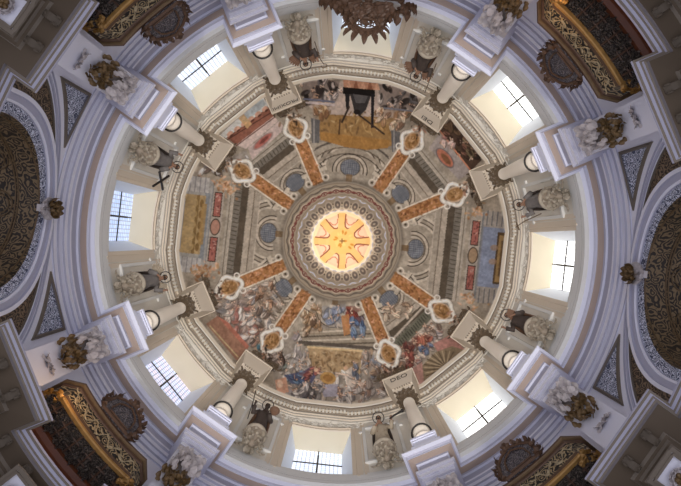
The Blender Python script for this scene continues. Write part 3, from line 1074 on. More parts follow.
def make_column():
    t = thing('drum_column', 'x', 'column', 6.15, PIL[0], 13.45, 'columns of the drum')
    mb = MB()
    mb.box(-.42, .42, -.25, .5, 0, .12); mb.box(-.38, .38, -.22, .5, .12, .20)
    mb.box(-.32, .32, -.17, .5, .20, .52); mb.box(-.35, .35, -.20, .5, .52, .60); mb.box(-.38, .38, -.23, .5, .60, .70)
    mb.build('pedestal', M['lilac'], t)
    mb = MB()
    mb.lathe([(.29, .70), (.30, .75), (.27, .80), (.25, .83), (.27, .87), (.26, .91), (.242, .93)], 24)
    mb.build('base', M['shaft'], t, True)
    mb = MB()
    mb.lathe([(.242, .9), (.245, 1.8), (.235, 2.6), (.215, 3.4), (.195, 4.0), (.21, 4.03), (.21, 4.08), (.19, 4.1)], 28)
    mb.build('shaft', M['shaft'], t, True)
    mb = MB()
    mb.tube([(.295 * math.cos(a), .295 * math.sin(a), 1.30) for a in np.linspace(0, 2 * math.pi, 28, endpoint=False)], .028, 6, closed=True)
    h = mb.build('hoop', M['iron'], t, True)
    h['label'] = 'dark iron hoop round the foot of the shaft'
    mb = MB()
    mb.lathe([(.19, 4.08), (.25, 4.14), (.27, 4.3), (.31, 4.5), (.35, 4.64)], 16)
    for ring_, (z, L, W, n) in enumerate(((4.1, .20, .15, 12), (4.25, .22, .16, 12), (4.40, .22, .16, 12))):
        for i in range(n):
            a = 2 * math.pi * (i + .5 * (ring_ % 2)) / n
            d = Vector((math.cos(a), math.sin(a), 0))
            mb.leaf(d * (.25 + .03 * ring_) + Vector((0, 0, z)), Vector((0, 0, 1)) + d * .15, d, L, W, .8)
    for sx in (-1, 1):
        for sy in (-1, 1):
            q = [(sx * (.27 + .1 * math.cos(u) * (1 - u / 9)), sy * (.27 + .1 * math.cos(u) * (1 - u / 9)), 4.58 + .09 * math.sin(u) * (1 - u / 9)) for u in np.linspace(0, 7, 14)]
            mb.tube(q, .03, 5)
    c = mb.build('capital', M['bronze'], t)
    c['label'] = 'dark leafy capital'
    mb = MB()
    mb.box(-.30, .30, -.28, .3, 4.64, 4.72); mb.box(-.27, .27, -.25, .3, 4.72, 4.76)
    mb.build('abacus', M['white'], t)
    return t


proto = make_column()
for i, th in enumerate(PIL):
    o = proto if i == 0 else copy_tree(proto)
    frame_at(o, 6.15, th, 13.45)
    o['label'] = 'pale drum column with dark capital and iron hoop ' + between(th)


def text_part(body, size, mat, parent, loc, rot):
    cu = bpy.data.curves.new('inscription', 'FONT')
    cu.body = body; cu.size = size; cu.align_x = 'CENTER'; cu.align_y = 'CENTER'; cu.extrude = .004
    tmp = bpy.data.objects.new('inscription_source', cu)
    col.objects.link(tmp)
    dg = bpy.context.evaluated_depsgraph_get()
    me = bpy.data.meshes.new_from_object(tmp.evaluated_get(dg))
    bpy.data.objects.remove(tmp); 
    me.name = 'inscription'; me.materials.clear(); me.materials.append(mat)
    o = bpy.data.objects.new('inscription', me)
    col.objects.link(o)
    o.parent = parent; o.location = loc; o.rotation_euler = rot
    o['label'] = 'dark painted letters ' + body
    return o


TXT = {PIL[1]: 'DEO', PIL[5]: 'PROXIMI', PIL[6]: 'DEI'}
slope = math.atan2(.30, .62)


def make_block():
    t = thing('entablature_block', 'x', 'cornice block', 6.1, PIL[0], 18.2, 'entablature blocks over the columns')
    mb = MB()
    # stepped underside, sloping face, square crown
    mb.box(-.30, .30, -.30, .5, 0.0, .06); mb.box(-.34, .34, -.33, .5, .06, .14)
    x0, x1 = .40, .60
    ya, yb = -.36, -.56
    vs = [(-x0, ya, .14), (x0, ya, .14), (x0, .5, .14), (-x0, .5, .14), (-x1, yb, .94), (x1, yb, .94), (x1, .5, .94), (-x1, .5, .94)]
    mb.add(vs, [(0, 3, 2, 1), (4, 5, 6, 7), (0, 1, 5, 4), (1, 2, 6, 5), (2, 3, 7, 6), (3, 0, 4, 7)])
    mb.build('block', M['beige2'], t)
    mb = MB()
    for i in range(7):
        x = -.28 + i * .56 / 6
        mb.box(x - .025, x + .025, -.37, -.3, .07, .14)
    mb.build('dentil_row', M['beigedark'], t)
    mb = MB()
    mb.box(-.63, .63, -.59, .5, .94, 1.04)
    mb.build('crown_moulding', M['beige2'], t)
    return t


bproto = make_block()
blocks = {}
for i, th in enumerate(PIL):
    o = bproto if i == 0 else copy_tree(bproto)
    frame_at(o, 6.1, th, 18.2)
    blocks[th] = o
    o['label'] = ('cornice block lettered %s above the column ' % TXT[th] if th in TXT else 'plain cornice block above the column ') + between(th)
for th, s in TXT.items():
    a = math.atan2(.20, .80)
    text_part(s, .27 if len(s) > 4 else .34, M['letter'], blocks[th], (0, -.36 - .20 * .68 - .012, .14 + .8 * .68), (R_(90) - a + 2 * a, 0, 0))

# bronze scrolls standing on the blocks
def make_scroll():
    t = thing('bronze_scroll', 'x', 'ornament', 5.54, PIL[0], 19.24, 'bronze scrolls on the cornice blocks')
    mb = MB()
    mb.tube([(x, 0, .03) for x in (-.55, .55)], .03, 6)
    for sx in (-1, 1):
        q = [(sx * (.08 + .13 * u), 0, .06 + .42 * math.sin(u * .75) ** 2) for u in np.linspace(0, 5, 22)]
        mb.tube(q, [.05 * (1 - .5 * i / 22) for i in range(22)], 6)
        c = (sx * .36, 0, .42)
        q = [(c[0] + sx * .22 * math.cos(u) * (1 - u / 10), c[1], c[2] + .26 * math.sin(u) * (1 - u / 10)) for u in np.linspace(-1.5, 7, 22)]
        mb.tube(q, .042, 6)
    mb.build('scroll', M['bronze'], t, True)
    mb = MB()
    rr = random.Random(5)
    for i in range(13):
        x = -.6 + 1.2 * i / 12
        mb.leaf((x, 0, rr.uniform(.0, .35)), (rr.uniform(-1, 1), -.2, rr.uniform(.1, 1)), (0, -1, .2), .22, .13, .8)
    mb.build('leaves', M['bronze'], t)
    return t


sp = make_scroll()
for i, th in enumerate(PIL):
    o = sp if i == 0 else copy_tree(sp)
    frame_at(o, 5.54, th + (0, 2.2, -2.2, 1.5, 0, 1.5, 0, 2.0)[i], 19.24)
    o['label'] = 'dark curling scroll ornament on top of the cornice block ' + between(th)

# ------------------------------------------------------------------ saints on corbels
def skin_mesh(name, pts, edges, radii, root=0, sub=1):
    me = bpy.data.meshes.new(name)
    me.from_pydata([Vector(p) for p in pts], edges, [])
    o = bpy.data.objects.new(name, me)
    col.objects.link(o)
    md = o.modifiers.new('Skin', 'SKIN')
    md.use_smooth_shade = True
    lay = me.skin_vertices[0].data
    for i, r in enumerate(radii):
        rr = r if isinstance(r, tuple) else (r, r)
        lay[i].radius = rr
        lay[i].use_root = (i == root)
    if sub:
        s = o.modifiers.new('Sub', 'SUBSURF'); s.levels = sub; s.render_levels = sub
    dg = bpy.context.evaluated_depsgraph_get()
    dg.update()
    out = bpy.data.meshes.new_from_object(o.evaluated_get(dg))
    out.name = name
    bpy.data.objects.remove(o)
    return out


def saint_body(mir):
    s = -1 if mir else 1
    P, E, Rd = [], [], []
    def v(p, r, par=None):
        P.append((p[0] * s, p[1], p[2])); Rd.append(r)
        if par is not None: E.append((par, len(P) - 1))
        return len(P) - 1
    pel = v((0, 0, .92), .15)
    che = v((0, -.01, 1.2), (.19, .13), pel)
    nb = v((0, -.01, 1.40), .09, che)
    nk = v((0, -.10, 1.48), .055, nb)
    hd = v((0, -.20, 1.57), .090, nk)
    ht = v((0, -.22, 1.68), .080, hd)
    v((0, -.305, 1.575), .018, hd)                 # nose
    for sd, elbow, wrist, fdir in ((1, (.40, -.05, 1.14), (.46, -.27, 1.34), (.1, -.5, .85)), (-1, (-.32, -.03, 1.08), (-.12, -.30, 1.12), (.75, -.55, .25))):
        sh = v((sd * .21, 0, 1.36), .075, nb)
        el = v(elbow, .055, sh)
        wr = v(wrist, .036, el)
        fd = Vector(fdir).normalized()
        pm = v(Vector(wrist) + fd * .07, .038, wr)
        across = fd.cross(Vector((0, -1, .2))).normalized()
        for q, (o_, ln) in enumerate(((-.032, .07), (-.011, .085), (.011, .08), (.032, .06))):
            b = Vector(wrist) + fd * .10 + across * o_
            f1 = v(b + fd * ln * .4, .0095, pm)
            f2 = v(b + fd * ln * .8 + Vector((0, .03, -.02)), .008, f1)
        tb = v(Vector(wrist) + fd * .06 - across * .06, .010, pm)
        v(Vector(wrist) + fd * .10 - across * .075, .009, tb)
    for sd in (-1, 1):
        hip = v((sd * .09, 0, .82), .10, pel)
        kn = v((sd * .10, -.04, .46), .075, hip)
        an = v((sd * .10, .0, .08), .05, kn)
        v((sd * .11, -.14, .04), .04, an)
    return skin_mesh('body', P, E, Rd)


bodies = [saint_body(False), saint_body(True)]


def lean(t):
    t.rotation_euler = (R_(17), 0, t.rotation_euler[2])
    t.scale = (.86, .86, .82)


def make_saint(i, th, robe, face, mir):
    t = thing('saint_statue', 'x', 'statue', 6.30, th, 14.68, 'saints on corbels in the drum')
    lean(t)
    me = bodies[1 if mir else 0].copy()
    me.materials.clear(); me.materials.append(face)
    b = bpy.data.objects.new('body', me); col.objects.link(b); b.parent = t
    rr = random.Random(200 + i)
    ph = rr.uniform(0, 6)
    mb = MB()
    mb.lathe([(.30, .02), (.33, .05), (.29, .4), (.25, .75), (.22, .98), (.25, 1.2), (.235, 1.33), (.13, 1.42), (.07, 1.45)], 40,
             wob=lambda a, z: 1 + (.13 * max(0, 1 - z / 1.3)) * math.sin(9 * a + ph + z * 1.5) + .05 * math.sin(4 * a + ph + 3 * z), sx=1.0, sy=.62)
    mb.build('robe', robe, t, True)
    mb = MB()
    for sg, (e, w) in ((1, ((.40, -.05, 1.14), (.45, -.23, 1.30))), (-1, ((-.32, -.03, 1.08), (-.16, -.27, 1.11)))):
        k = -1 if mir else 1
        mb.tube([(k * sg * .19, 0, 1.36), (k * e[0], e[1], e[2]), (k * w[0], w[1], w[2])], [.10, .095, .085], 9)
    mb.build('sleeves', robe, t, True)
    mb = MB()                                      # cloak falling from the shoulders
    n = 22
    vs, fs = [], []
    for a in range(n + 1):
        an = R_(-10 + 200 * a / n)
        for z, r in ((1.40, .16), (1.2, .30), (.8, .33), (.4, .36), (.15, .38)):
            q = r * (1 + .10 * math.sin(an * 8 + z * 2))
            vs.append((q * math.cos(an), .02 + q * .72 * math.sin(an), z))
    for a in range(n):
        for q in range(4):
            fs.append((a * 5 + q, a * 5 + q + 1, a * 5 + 6 + q, a * 5 + 5 + q))
    mb.add(vs, fs)
    mb.build('cloak', M['robe_dark'] if robe is not M['robe_dark'] else M['robe_brown'], t, True)
    mb = MB()                                      # hair and beard
    mb.ball((0, -.15, 1.68), .105, .11, .10)
    mb.ball((0, -.27, 1.50), .045, .035, .06)
    mb.build('hair', M['hair'], t, True)
    mb = MB()
    tilt = .75
    mb.tube([(.21 * math.cos(a), -.16 + .21 * math.sin(a) * math.sin(tilt) * -1, 1.70 + .21 * math.sin(a) * math.cos(tilt)) for a in np.linspace(0, 2 * math.pi, 24, endpoint=False)], .018, 5, closed=True)
    mb.build('halo', M['iron'], t, True)
    return t


def make_corbel():
    t = thing('corbel', 'x', 'corbel', 6.6, 18, 13.95, 'leafy corbels under the saints')
    mb = MB()
    Mx = Matrix.Translation((0, -.37, 0))
    mb.lathe([(.30, .60), (.35, .63), (.36, .68), (.35, .73), (.26, .73)], 26, M=Mx)
    mb.build('plate', M['corbel'], t, True)
    mb = MB()
    mb.lathe([(.02, -.02), (.09, .06), (.19, .28), (.27, .5), (.30, .6)], 16, M=Mx)
    mb.build('core', M['beigedark'], t)  # darker core paints in the shadowed gaps between the leaves
    mb = MB()
    rr = random.Random(3)
    for i in range(30):
        a = rr.uniform(0, 2 * math.pi); z = rr.uniform(.05, .5)
        r = .07 + .42 * z
        d = Vector((math.cos(a), math.sin(a), 0))
        mb.leaf(d * r + Vector((0, -.37, z)), d * .7 + Vector((rr.uniform(-.6, .6), rr.uniform(-.6, .6), -.5)), d + Vector((0, 0, -.8)), .22, .15, 1.0)
    for i in range(9):
        a = 2 * math.pi * i / 9
        mb.ball((.22 * math.cos(a), -.37 + .22 * math.sin(a), .36), .06, .06, .06, 7)
    for sx in (-1, 1):
        mb.leaf((sx * .2, -.2, .2), (sx * .8, .3, .1), (0, -1, 0), .3, .16, .5)
    mb.build('foliage', M['corbel'], t)
    return t


SA = []
for ax in (0, 90, 180, 270):
    for sg in (-1, 1):
        SA.append((ax + sg * 17.9) % 360)
DESC = {
    round(342.1, 1): ('pale robe', M['robe_grey'], M['skin'], True, 'grey robed saint with halo hoop beside the right window, towards the upper-right window'),
    17.9: ('dark', M['robe_dark'], M['skin'], True, 'dark robed saint with halo hoop beside the right window, towards the lower-right window'),
    72.1: ('pale', M['robe_pale'], M['skin'], False, 'pale robed saint with halo hoop beside the bottom window, towards the lower-right window'),
    107.9: ('dark', M['robe_dark'], M['skind'], True, 'dark faced saint in dark robe beside the bottom window, towards the lower-left window'),
    162.1: ('dark', M['robe_grey'], M['skin'], False, 'saint in grey robe beside the left window, towards the lower-left window'),
    197.9: ('grey', M['robe_grey'], M['skin'], True, 'grey robed saint beside the left window, towards the upper-left window'),
    252.1: ('brown', M['robe_dark'], M['skin'], True, 'saint in dark robe beside the top window, towards the upper-left window'),
    287.9: ('brown', M['robe_dark'], M['skin'], True, 'saint in dark robe beside the top window, towards the upper-right window'),
}
cproto = make_corbel()
mats_body = {}
for i, th in enumerate(SA):
    key = round(th, 1)
    nm, robe, face, mir, lab = DESC[key]
    st = make_saint(i, th, robe, face, mir)
    st['label'] = lab
    c = cproto if i == 0 else copy_tree(cproto)
    frame_at(c, 6.6, th, 13.95)
    c['label'] = 'leafy stucco corbel under the ' + lab.replace('saint with halo hoop', 'saint').replace('saint in dark robe', 'dark saint').replace('saint in grey robe', 'grey saint').replace('dark faced dark saint', 'dark faced saint')
    # moulded niche frame on the wall behind
    mb = MB()
    for (x0, x1, z0, z1) in ((-.64, -.54, -.2, 2.42), (.54, .64, -.2, 2.42), (-.64, .64, 2.42, 2.52), (-.76, -.64, 2.1, 2.2), (.64, .76, 2.1, 2.2), (-.54, .54, -.2, -.1)):
        y0 = math.sqrt(RD * RD - .36) - RD - .07
        T = Matrix.Translation(pol(RD, th, 14.9)) @ Matrix.Rotation(R_(th + ROT - 90), 4, 'Z')
        mb.box(x0, x1, y0, y0 + .14, z0, z1, 0, T)
    mb.build('niche_frame', M['greyw'], wall_drum)


def held(name, label, cat, th, build, mat):
    t = thing(name, label, cat, 6.30, th, 14.68)
    lean(t)
    mb = MB()
    build(mb)
    mb.build({'crossed_beams': 'beams', 'staff': 'rod', 'cross_staff': 'rod', 'basket': 'bowl', 'book': 'cover', 'rod': 'shaft', 'crozier': 'rod', 'wing_pair': 'feathers'}.get(name, 'body'), mat, t)
    return t


def xcross(mb):
    for a in (.75, -.75):
        T = Matrix.Translation((.70, -.16, 1.15)) @ Matrix.Rotation(a, 4, 'Y')
        mb.box(-.03, .03, -.03, .03, -.42, .42, 0, T)
def staff(sx, top=2.15, lean=.25):
    def f(mb):
        mb.tube([(sx * .46, -.30, .35), (sx * (.46 + lean * .5), -.30, 1.38), (sx * (.46 + lean), -.28, top)], .02, 6)
    return f
def crossstaff(sx):
    def f(mb):
        staff(sx, 2.0, .35)(mb)
        T = Matrix.Translation((sx * .78, -.28, 1.85)) @ Matrix.Rotation(sx * .3, 4, 'Y')
        mb.box(-.16, .16, -.02, .02, -.02, .02, 0, T)
    return f
def crozier(sx):
    def f(mb):
        staff(sx, 1.75, .2)(mb)
        mb.tube([(sx * .66 + sx * .11 * math.sin(u), -.28, 1.85 - .11 * math.cos(u)) for u in np.linspace(0, 5, 14)], .018, 6)
    return f
def rodf(sx):
    def f(mb):
        mb.tube([(sx * .40, -.32, 1.28), (sx * .6, -.34, 1.40), (sx * .92, -.36, 1.55)], [.03, .035, .045], 7)
        mb.ball((sx * .92, -.36, 1.55), .07, .07, .07, 8)
    return f
def basket(mb):
    Mx = Matrix.Translation((.30, -.34, 1.16))
    mb.lathe([(.10, 0), (.16, .08), (.19, .18), (.17, .2), (.05, .1)], 16, M=Mx)
    for i in range(8):
        a = i * .8
        mb.ball((.30 + .09 * math.cos(a), -.34 + .09 * math.sin(a), 1.36), .06, .06, .06, 7)
def book(sx):
    def f(mb):
        T = Matrix.Translation((sx * -.12, -.36, 1.22)) @ Matrix.Rotation(.4, 4, 'X')
        mb.box(-.13, .13, -.03, .03, -.10, .16, 0, T)
    return f
def scrollwings(mb):
    for sx in (-1, 1):
        for k in range(7):
            mb.leaf((sx * .12, .02, 1.35), (sx * (.4 + .12 * k), -.15, .9 - .2 * k), (0, -1, 0), .48, .14, .3)

held('crossed_beams', 'black saltire cross of the saint beside the left window', 'cross', 197.9, xcross, M['iron'])
held('cross_staff', 'dark staff with crossbar held by the saint beside the right window', 'staff', 342.1, crossstaff(-1), M['bronze'])
held('rod', 'dark club held by the pale saint beside the bottom window', 'club', 72.1, rodf(1), M['iron'])
held('staff', 'thin dark staff of the dark faced saint beside the bottom window', 'staff', 107.9, staff(-1, 2.1, .2), M['iron'])
held('basket', 'brown basket held by the dark faced saint beside the bottom window', 'basket', 107.9, basket, M['robe_brown'])
held('crozier', 'dark crook staff of the saint left of the top window', 'staff', 252.1, crozier(-1), M['bronze'])
held('staff', 'thin dark staff of the saint right of the top window', 'staff', 287.9, staff(-1, 2.2, .1), M['bronze'])
held('book', 'dark book held by the dark robed saint just below the right window', 'book', 17.9, book(-1), M['robe_brown'])
for th, lab in ((252.1, 'brown feathered wings of the saint left of the top window'), (287.9, 'brown feathered wings of the saint right of the top window'), (162.1, 'pale feathered wings of the saint below the left window')):
    st = [o for o in col.objects if o.name.startswith('saint_statue') and abs(((math.degrees(math.atan2(o.location.y, o.location.x)) - ROT - th + 180) % 360) - 180) < 1][0]
    mb = MB(); scrollwings(mb)
    w = mb.build('wings', M['robe_brown'] if th > 200 else M['robe_pale'], st)

# ------------------------------------------------------------------ crossing wall, arches, pendentive panels
RW = 7.0
AO, CO = 3.1, 8.86          # outer arch line: radius, springing height
def arch_top(d):
    y = RW * math.sin(R_(d))
    return CO + math.sqrt(max(0, AO * AO - y * y))
mb = MB()
cyl_wall(mb, RW, 8.2, 12.1, [(a, math.degrees(math.asin(AO / RW)), None, arch_top) for a in (0, 90, 180, 270)], 1.5)
structure(mb.build('wall_crossing', M['white']), 'white wall between the arches, under the drum')


def arch_curve(a, c, down, n=48):
    pts = [(-a, down)]
    for i in range(n + 1):
        q = math.pi - math.pi * i / n
        pts.append((a * math.cos(q), c + a * math.sin(q)))
    pts.append((a, down))
    return pts


SIDE = {0: 'right', 90: 'bottom', 180: 'left', 270: 'top'}
def on_cyl(x, h, R):
    return (x, math.sqrt(max(.01, R * R - x * x)) - RW, h)

for ax in (0, 90, 180, 270):
    nm = SIDE[ax]
    root = bpy.data.objects.new('wall_arch_' + nm, None)
    col.objects.link(root); frame_at(root, RW, ax, 0)
    structure(root, nm + ' arch with white archivolt and dark painted vault')
    A1, C1 = 2.22, 9.74
    A2 = 1.98; A3 = 1.76
    def band(mbx, ca, Ra, cb, Rb, mi):
        n = len(ca)
        vs = [on_cyl(x, h, Ra) for x, h in ca] + [on_cyl(x, h, Rb) for x, h in cb]
        mbx.add(vs, [(i, i + 1, n + i + 1, n + i) for i in range(n - 1)], mi)
    co = arch_curve(AO, CO, 8.2); c1 = arch_curve(A1, C1, 8.2); c2 = arch_curve(A2, C1, 8.2); c3 = arch_curve(A3, C1, 8.2)
    c1b = arch_curve(A1 - .08, C1, 8.2); c1c = arch_curve(A1 - .2, C1, 8.2)
    mb = MB()                                        # painted crescent between the two arches, slightly sunk
    band(mb, co, RW, co, RW + .05, 1); band(mb, co, RW + .05, c1, RW + .05, 0)
    mb.build('scroll_spandrel', [M['brownscroll'], M['taupel']], root)
    mb = MB()                                        # pale line along the outer arch
    for dr, r in ((.05, .03), (.14, .018)):
        cc = arch_curve(AO + dr, CO, 8.2)
        mb.tube([on_cyl(x, h, RW - .015) for x, h in cc if abs(x) < 6 and h > 8.3 and h < 11.98], r, 6)
    mb.build('outer_fillet', M['lilac2'], root, True)
    mb = MB()
    band(mb, c1, RW + .06, c1, RW - .10, 0); band(mb, c1, RW - .10, c1b, RW - .10, 0); band(mb, c1b, RW - .10, c1b, RW - .05, 1)
    band(mb, c1b, RW - .05, c1c, RW - .05, 1); band(mb, c1c, RW - .05, c1c, RW - .02, 0); band(mb, c1c, RW - .02, c2, RW - .02, 0); band(mb, c2, RW - .02, c2, RW + .03, 1)
    mb.build('archivolt', [M['white'], M['lilac2']], root)
    mb = MB()
    band(mb, c2, RW + .02, c3, RW + .02, 0)
    b_ = mb.build('painted_band', M['blue'], root)
    mb = MB()
    vs, n = [], len(c3)
    for y in np.linspace(0, 3.4, 5):
        for x, h in c3:
            p = on_cyl(x, h, RW + .02)
            vs.append((x, p[1] + (3.4 - p[1]) * y / 3.4, h))
    fs = [(k * n + i, k * n + i + 1, (k + 1) * n + i + 1, (k + 1) * n + i) for k in range(4) for i in range(n - 1)]
    mb.add(vs, fs)
    mb.add([(x, 3.4, h) for x, h in c3], [list(range(n))])
    mb.build('vault', M['vault'], root)
    mb = MB()
    for y in (.02, .50, .56, 1.3):
        mb.tube([(x * .995, max(y, on_cyl(x, h, RW + .02)[1]) if y < .1 else y, C1 + (h - C1) * .995 if h > C1 else h) for x, h in c3], .018, 5)
    for sx in (-1, 0, 1):
        for yy_ in (.92, 1.9):
            q0 = math.pi / 2 + sx * .62
            for rr_ in (.30, .22):
                mb.tube([((A3 - .02) * math.cos(q0 + rr_ / A3 * math.cos(u)), yy_ + rr_ * math.sin(u), C1 + (A3 - .02) * math.sin(q0 + rr_ / A3 * math.cos(u))) for u in np.linspace(0, 2 * math.pi, 24, endpoint=False)], .014, 5, closed=True)
    mb.build('gilt_lines', M['golddk'], root, True)

# keystone bouquets on the left and right arches
def make_key():
    t = thing('keystone_bouquet', 'x', 'ornament', 6.88, 0, 11.62, 'gilded keystone bouquets')
    rr = random.Random(9)
    mb = MB()
    mb.box(-.08, .08, -.02, .1, -.12, .2, 0)
    for i in range(16):
        a = rr.uniform(0, 6.28)
        mb.leaf((.05 * math.cos(a), -.05, -.05 + .05 * math.sin(a)), (math.cos(a), -.1, math.sin(a)), (0, -1, 0), .26, .17, .8)
    k = mb.build('white_leaves', M['stucco'], t)
    mb = MB()
    for i in range(26):
        a = rr.uniform(0, 6.28); r = rr.uniform(.02, .16)
        mb.leaf((r * math.cos(a), -.12, .10 + r * math.sin(a)), (math.cos(a), -.5, math.sin(a)), (0, -1, 0), .2, .14, 1.0)
    for i in range(5):
        a = i * 1.256
        mb.ball((.1 * math.cos(a), -.2, .1 + .1 * math.sin(a)), .055, .055, .055, 7)
    mb.build('gilded_flowers', M['gilt'], t)
    return t


kp = make_key()
kp['label'] = 'gilded flower bouquet on the keystone of the right arch'
frame_at(kp, 6.88, 0, 11.48)
k2 = copy_tree(kp); frame_at(k2, 6.88, 180, 11.48)
k2['label'] = 'gilded flower bouquet on the keystone of the left arch'

# triangular spandrel panels
def panel(th_ax, sg, label):
    t = thing('spandrel_panel', label, 'panel', RW, th_ax, 0, 'triangular panels beside the arches')
    # corner points as (across, height) on the wall
    def arc_pts(off, n=14):
        a0, a1 = 12.2, 23.8
        pts = []
        for i in range(n + 1):
            d = a0 + (a1 - a0) * i / n
            x = RW * math.sin(R_(d))
            pts.append((x, CO + math.sqrt((AO + .30) ** 2 - x * x) if x < AO + .3 else CO))
        return pts
    low = arc_pts(0)
    top = 12.0
    x1 = RW * math.sin(R_(24.0))
    outer = [(low[0][0], min(top, low[0][1]))] + [(x, min(h, top)) for x, h in low] + [(x1, low[-1][1] - .05), (x1, top)]
    outer = [(x, h) for x, h in outer]
    cxm = sum(p[0] for p in outer[-4:]) / 4; chm = 11.62
    cx0, ch0 = RW * math.sin(R_(20.6)), 11.62
    def sc(k): return [(cx0 + (x - cx0) * k, ch0 + (h - ch0) * k) for x, h in outer]
    def band(mb, ca, Ra, cb, Rb, mi):
        n = len(ca)
        vs = [on_cyl(sg * x, h, Ra) for x, h in ca] + [on_cyl(sg * x, h, Rb) for x, h in cb]
        mb.add(vs, [(i, (i + 1) % n, n + (i + 1) % n, n + i) for i in range(n)], mi)
    mb = MB()
    o1, o2, o3, o4 = sc(1.0), sc(.94), sc(.89), sc(.82)
    band(mb, o1, RW, o1, RW - .04, 0); band(mb, o1, RW - .04, o2, RW - .04, 0); band(mb, o2, RW - .04, o2, RW - .01, 1); band(mb, o2, RW - .01, o3, RW - .01, 1); band(mb, o3, RW - .01, o3, RW - .05, 0); band(mb, o3, RW - .05, o4, RW - .05, 0); band(mb, o4, RW - .05, o4, RW - .008, 1)
    mb.build('frame', [M['taupel'], M['groove']], t)
    mb = MB()
    n = len(o4)
    vs = [on_cyl(sg * x, h, RW - .012) for x, h in o4] + [on_cyl(sg * cx0, ch0, RW - .012)]
    mb.add(vs, [(i, (i + 1) % n, n) for i in range(n)])
    mb.build('scrollwork', M['blue'], t)
    return t


# local x of a frame is toward decreasing angle, so sg=-1 lies at larger angles
panel(0, -1, 'blue and white triangular panel beside the right arch, nearer the lower-right balcony')
panel(0, 1, 'blue and white triangular panel beside the right arch, nearer the upper-right balcony')
panel(180, 1, 'blue and white triangular panel beside the left arch, nearer the lower-left balcony')
panel(180, -1, 'blue and white triangular panel beside the left arch, nearer the upper-left balcony')

# ------------------------------------------------------------------ pilasters with tall leafy capitals
def make_pilaster():
    t = thing('pilaster', 'x', 'pilaster', 6.29, PIL[0], 8.3, 'pilasters under the entablature')
    mb = MB()
    mb.box(-.36, .36, 0, .7, 0, 3.78)
    mb.build('shaft', M['white'], t)
    rr = random.Random(17)
    mb = MB()
    for i in range(26):
        x = rr.uniform(-.29, .29); z = rr.uniform(2.60, 3.45)
        mb.leaf((x, -.03 - rr.uniform(0, .10), z), (rr.uniform(-1, 1), -.45, rr.uniform(-.5, 1)), (0, -1, -.2), .27, .17, 1.0)
    for sx in (-1, 1):
        q = [(sx * (.25 + .10 * math.cos(u) * (1 - u / 9)), -.08, 3.50 + .10 * math.sin(u) * (1 - u / 9)) for u in np.linspace(0, 7, 14)]
        mb.tube(q, .035, 6)
    for i in range(5):
        mb.ball((-.2 + .1 * i, -.1, 3.2 + .1 * (i % 2)), .06, .07, .06, 7)
    mb.box(-.38, .38, -.05, .5, 3.66, 3.76)
    c = mb.build('capital', M['stucco'], t)
    c['label'] = 'white stucco acanthus capital'
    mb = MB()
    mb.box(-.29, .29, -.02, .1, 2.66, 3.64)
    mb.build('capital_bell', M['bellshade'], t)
    mb = MB()
    for i in range(8):
        x = rr.uniform(-.2, .2); z = rr.uniform(1.45, 1.75)
        mb.leaf((x, -.01, z), (rr.uniform(-1, 1), -.1, rr.uniform(-1, .2)), (0, -1, 0), .22, .13, .7)
    mb.build('hanging_leaves', M['stucco'], t)
    mb = MB()
    for i in range(40):
        x = rr.gauss(0, .14); z = rr.uniform(1.85, 2.62)
        mb.leaf((x, -.05, z), (rr.uniform(-1, 1), -.4, rr.uniform(-1, 1)), (0, -1, 0), .21, .13, 1.0)
    for i in range(7):
        mb.ball((rr.uniform(-.15, .15), -.16, rr.uniform(2.0, 2.5)), .06, .06, .06, 7)
    g = mb.build('gilded_bouquet', M['gilt'], t)
    g['label'] = 'dull gold leaf bouquet'
    return t


pp = make_pilaster()
BALN = {45: 'lower-right', 135: 'lower-left', 225: 'upper-left', 315: 'upper-right'}
for i, th in enumerate(PIL):
    o = pp if i == 0 else copy_tree(pp)
    frame_at(o, 6.29, th, 8.3)
    d = min(BALN, key=lambda q: abs(q - th))
    lo = int((th % 360) // 45) * 45
    axn = [a for a in (lo % 360, (lo + 45) % 360) if a in SIDE][0]
    o['label'] = 'white pilaster with gilded bouquet between the %s balcony and the %s arch' % (BALN[d], SIDE[axn])

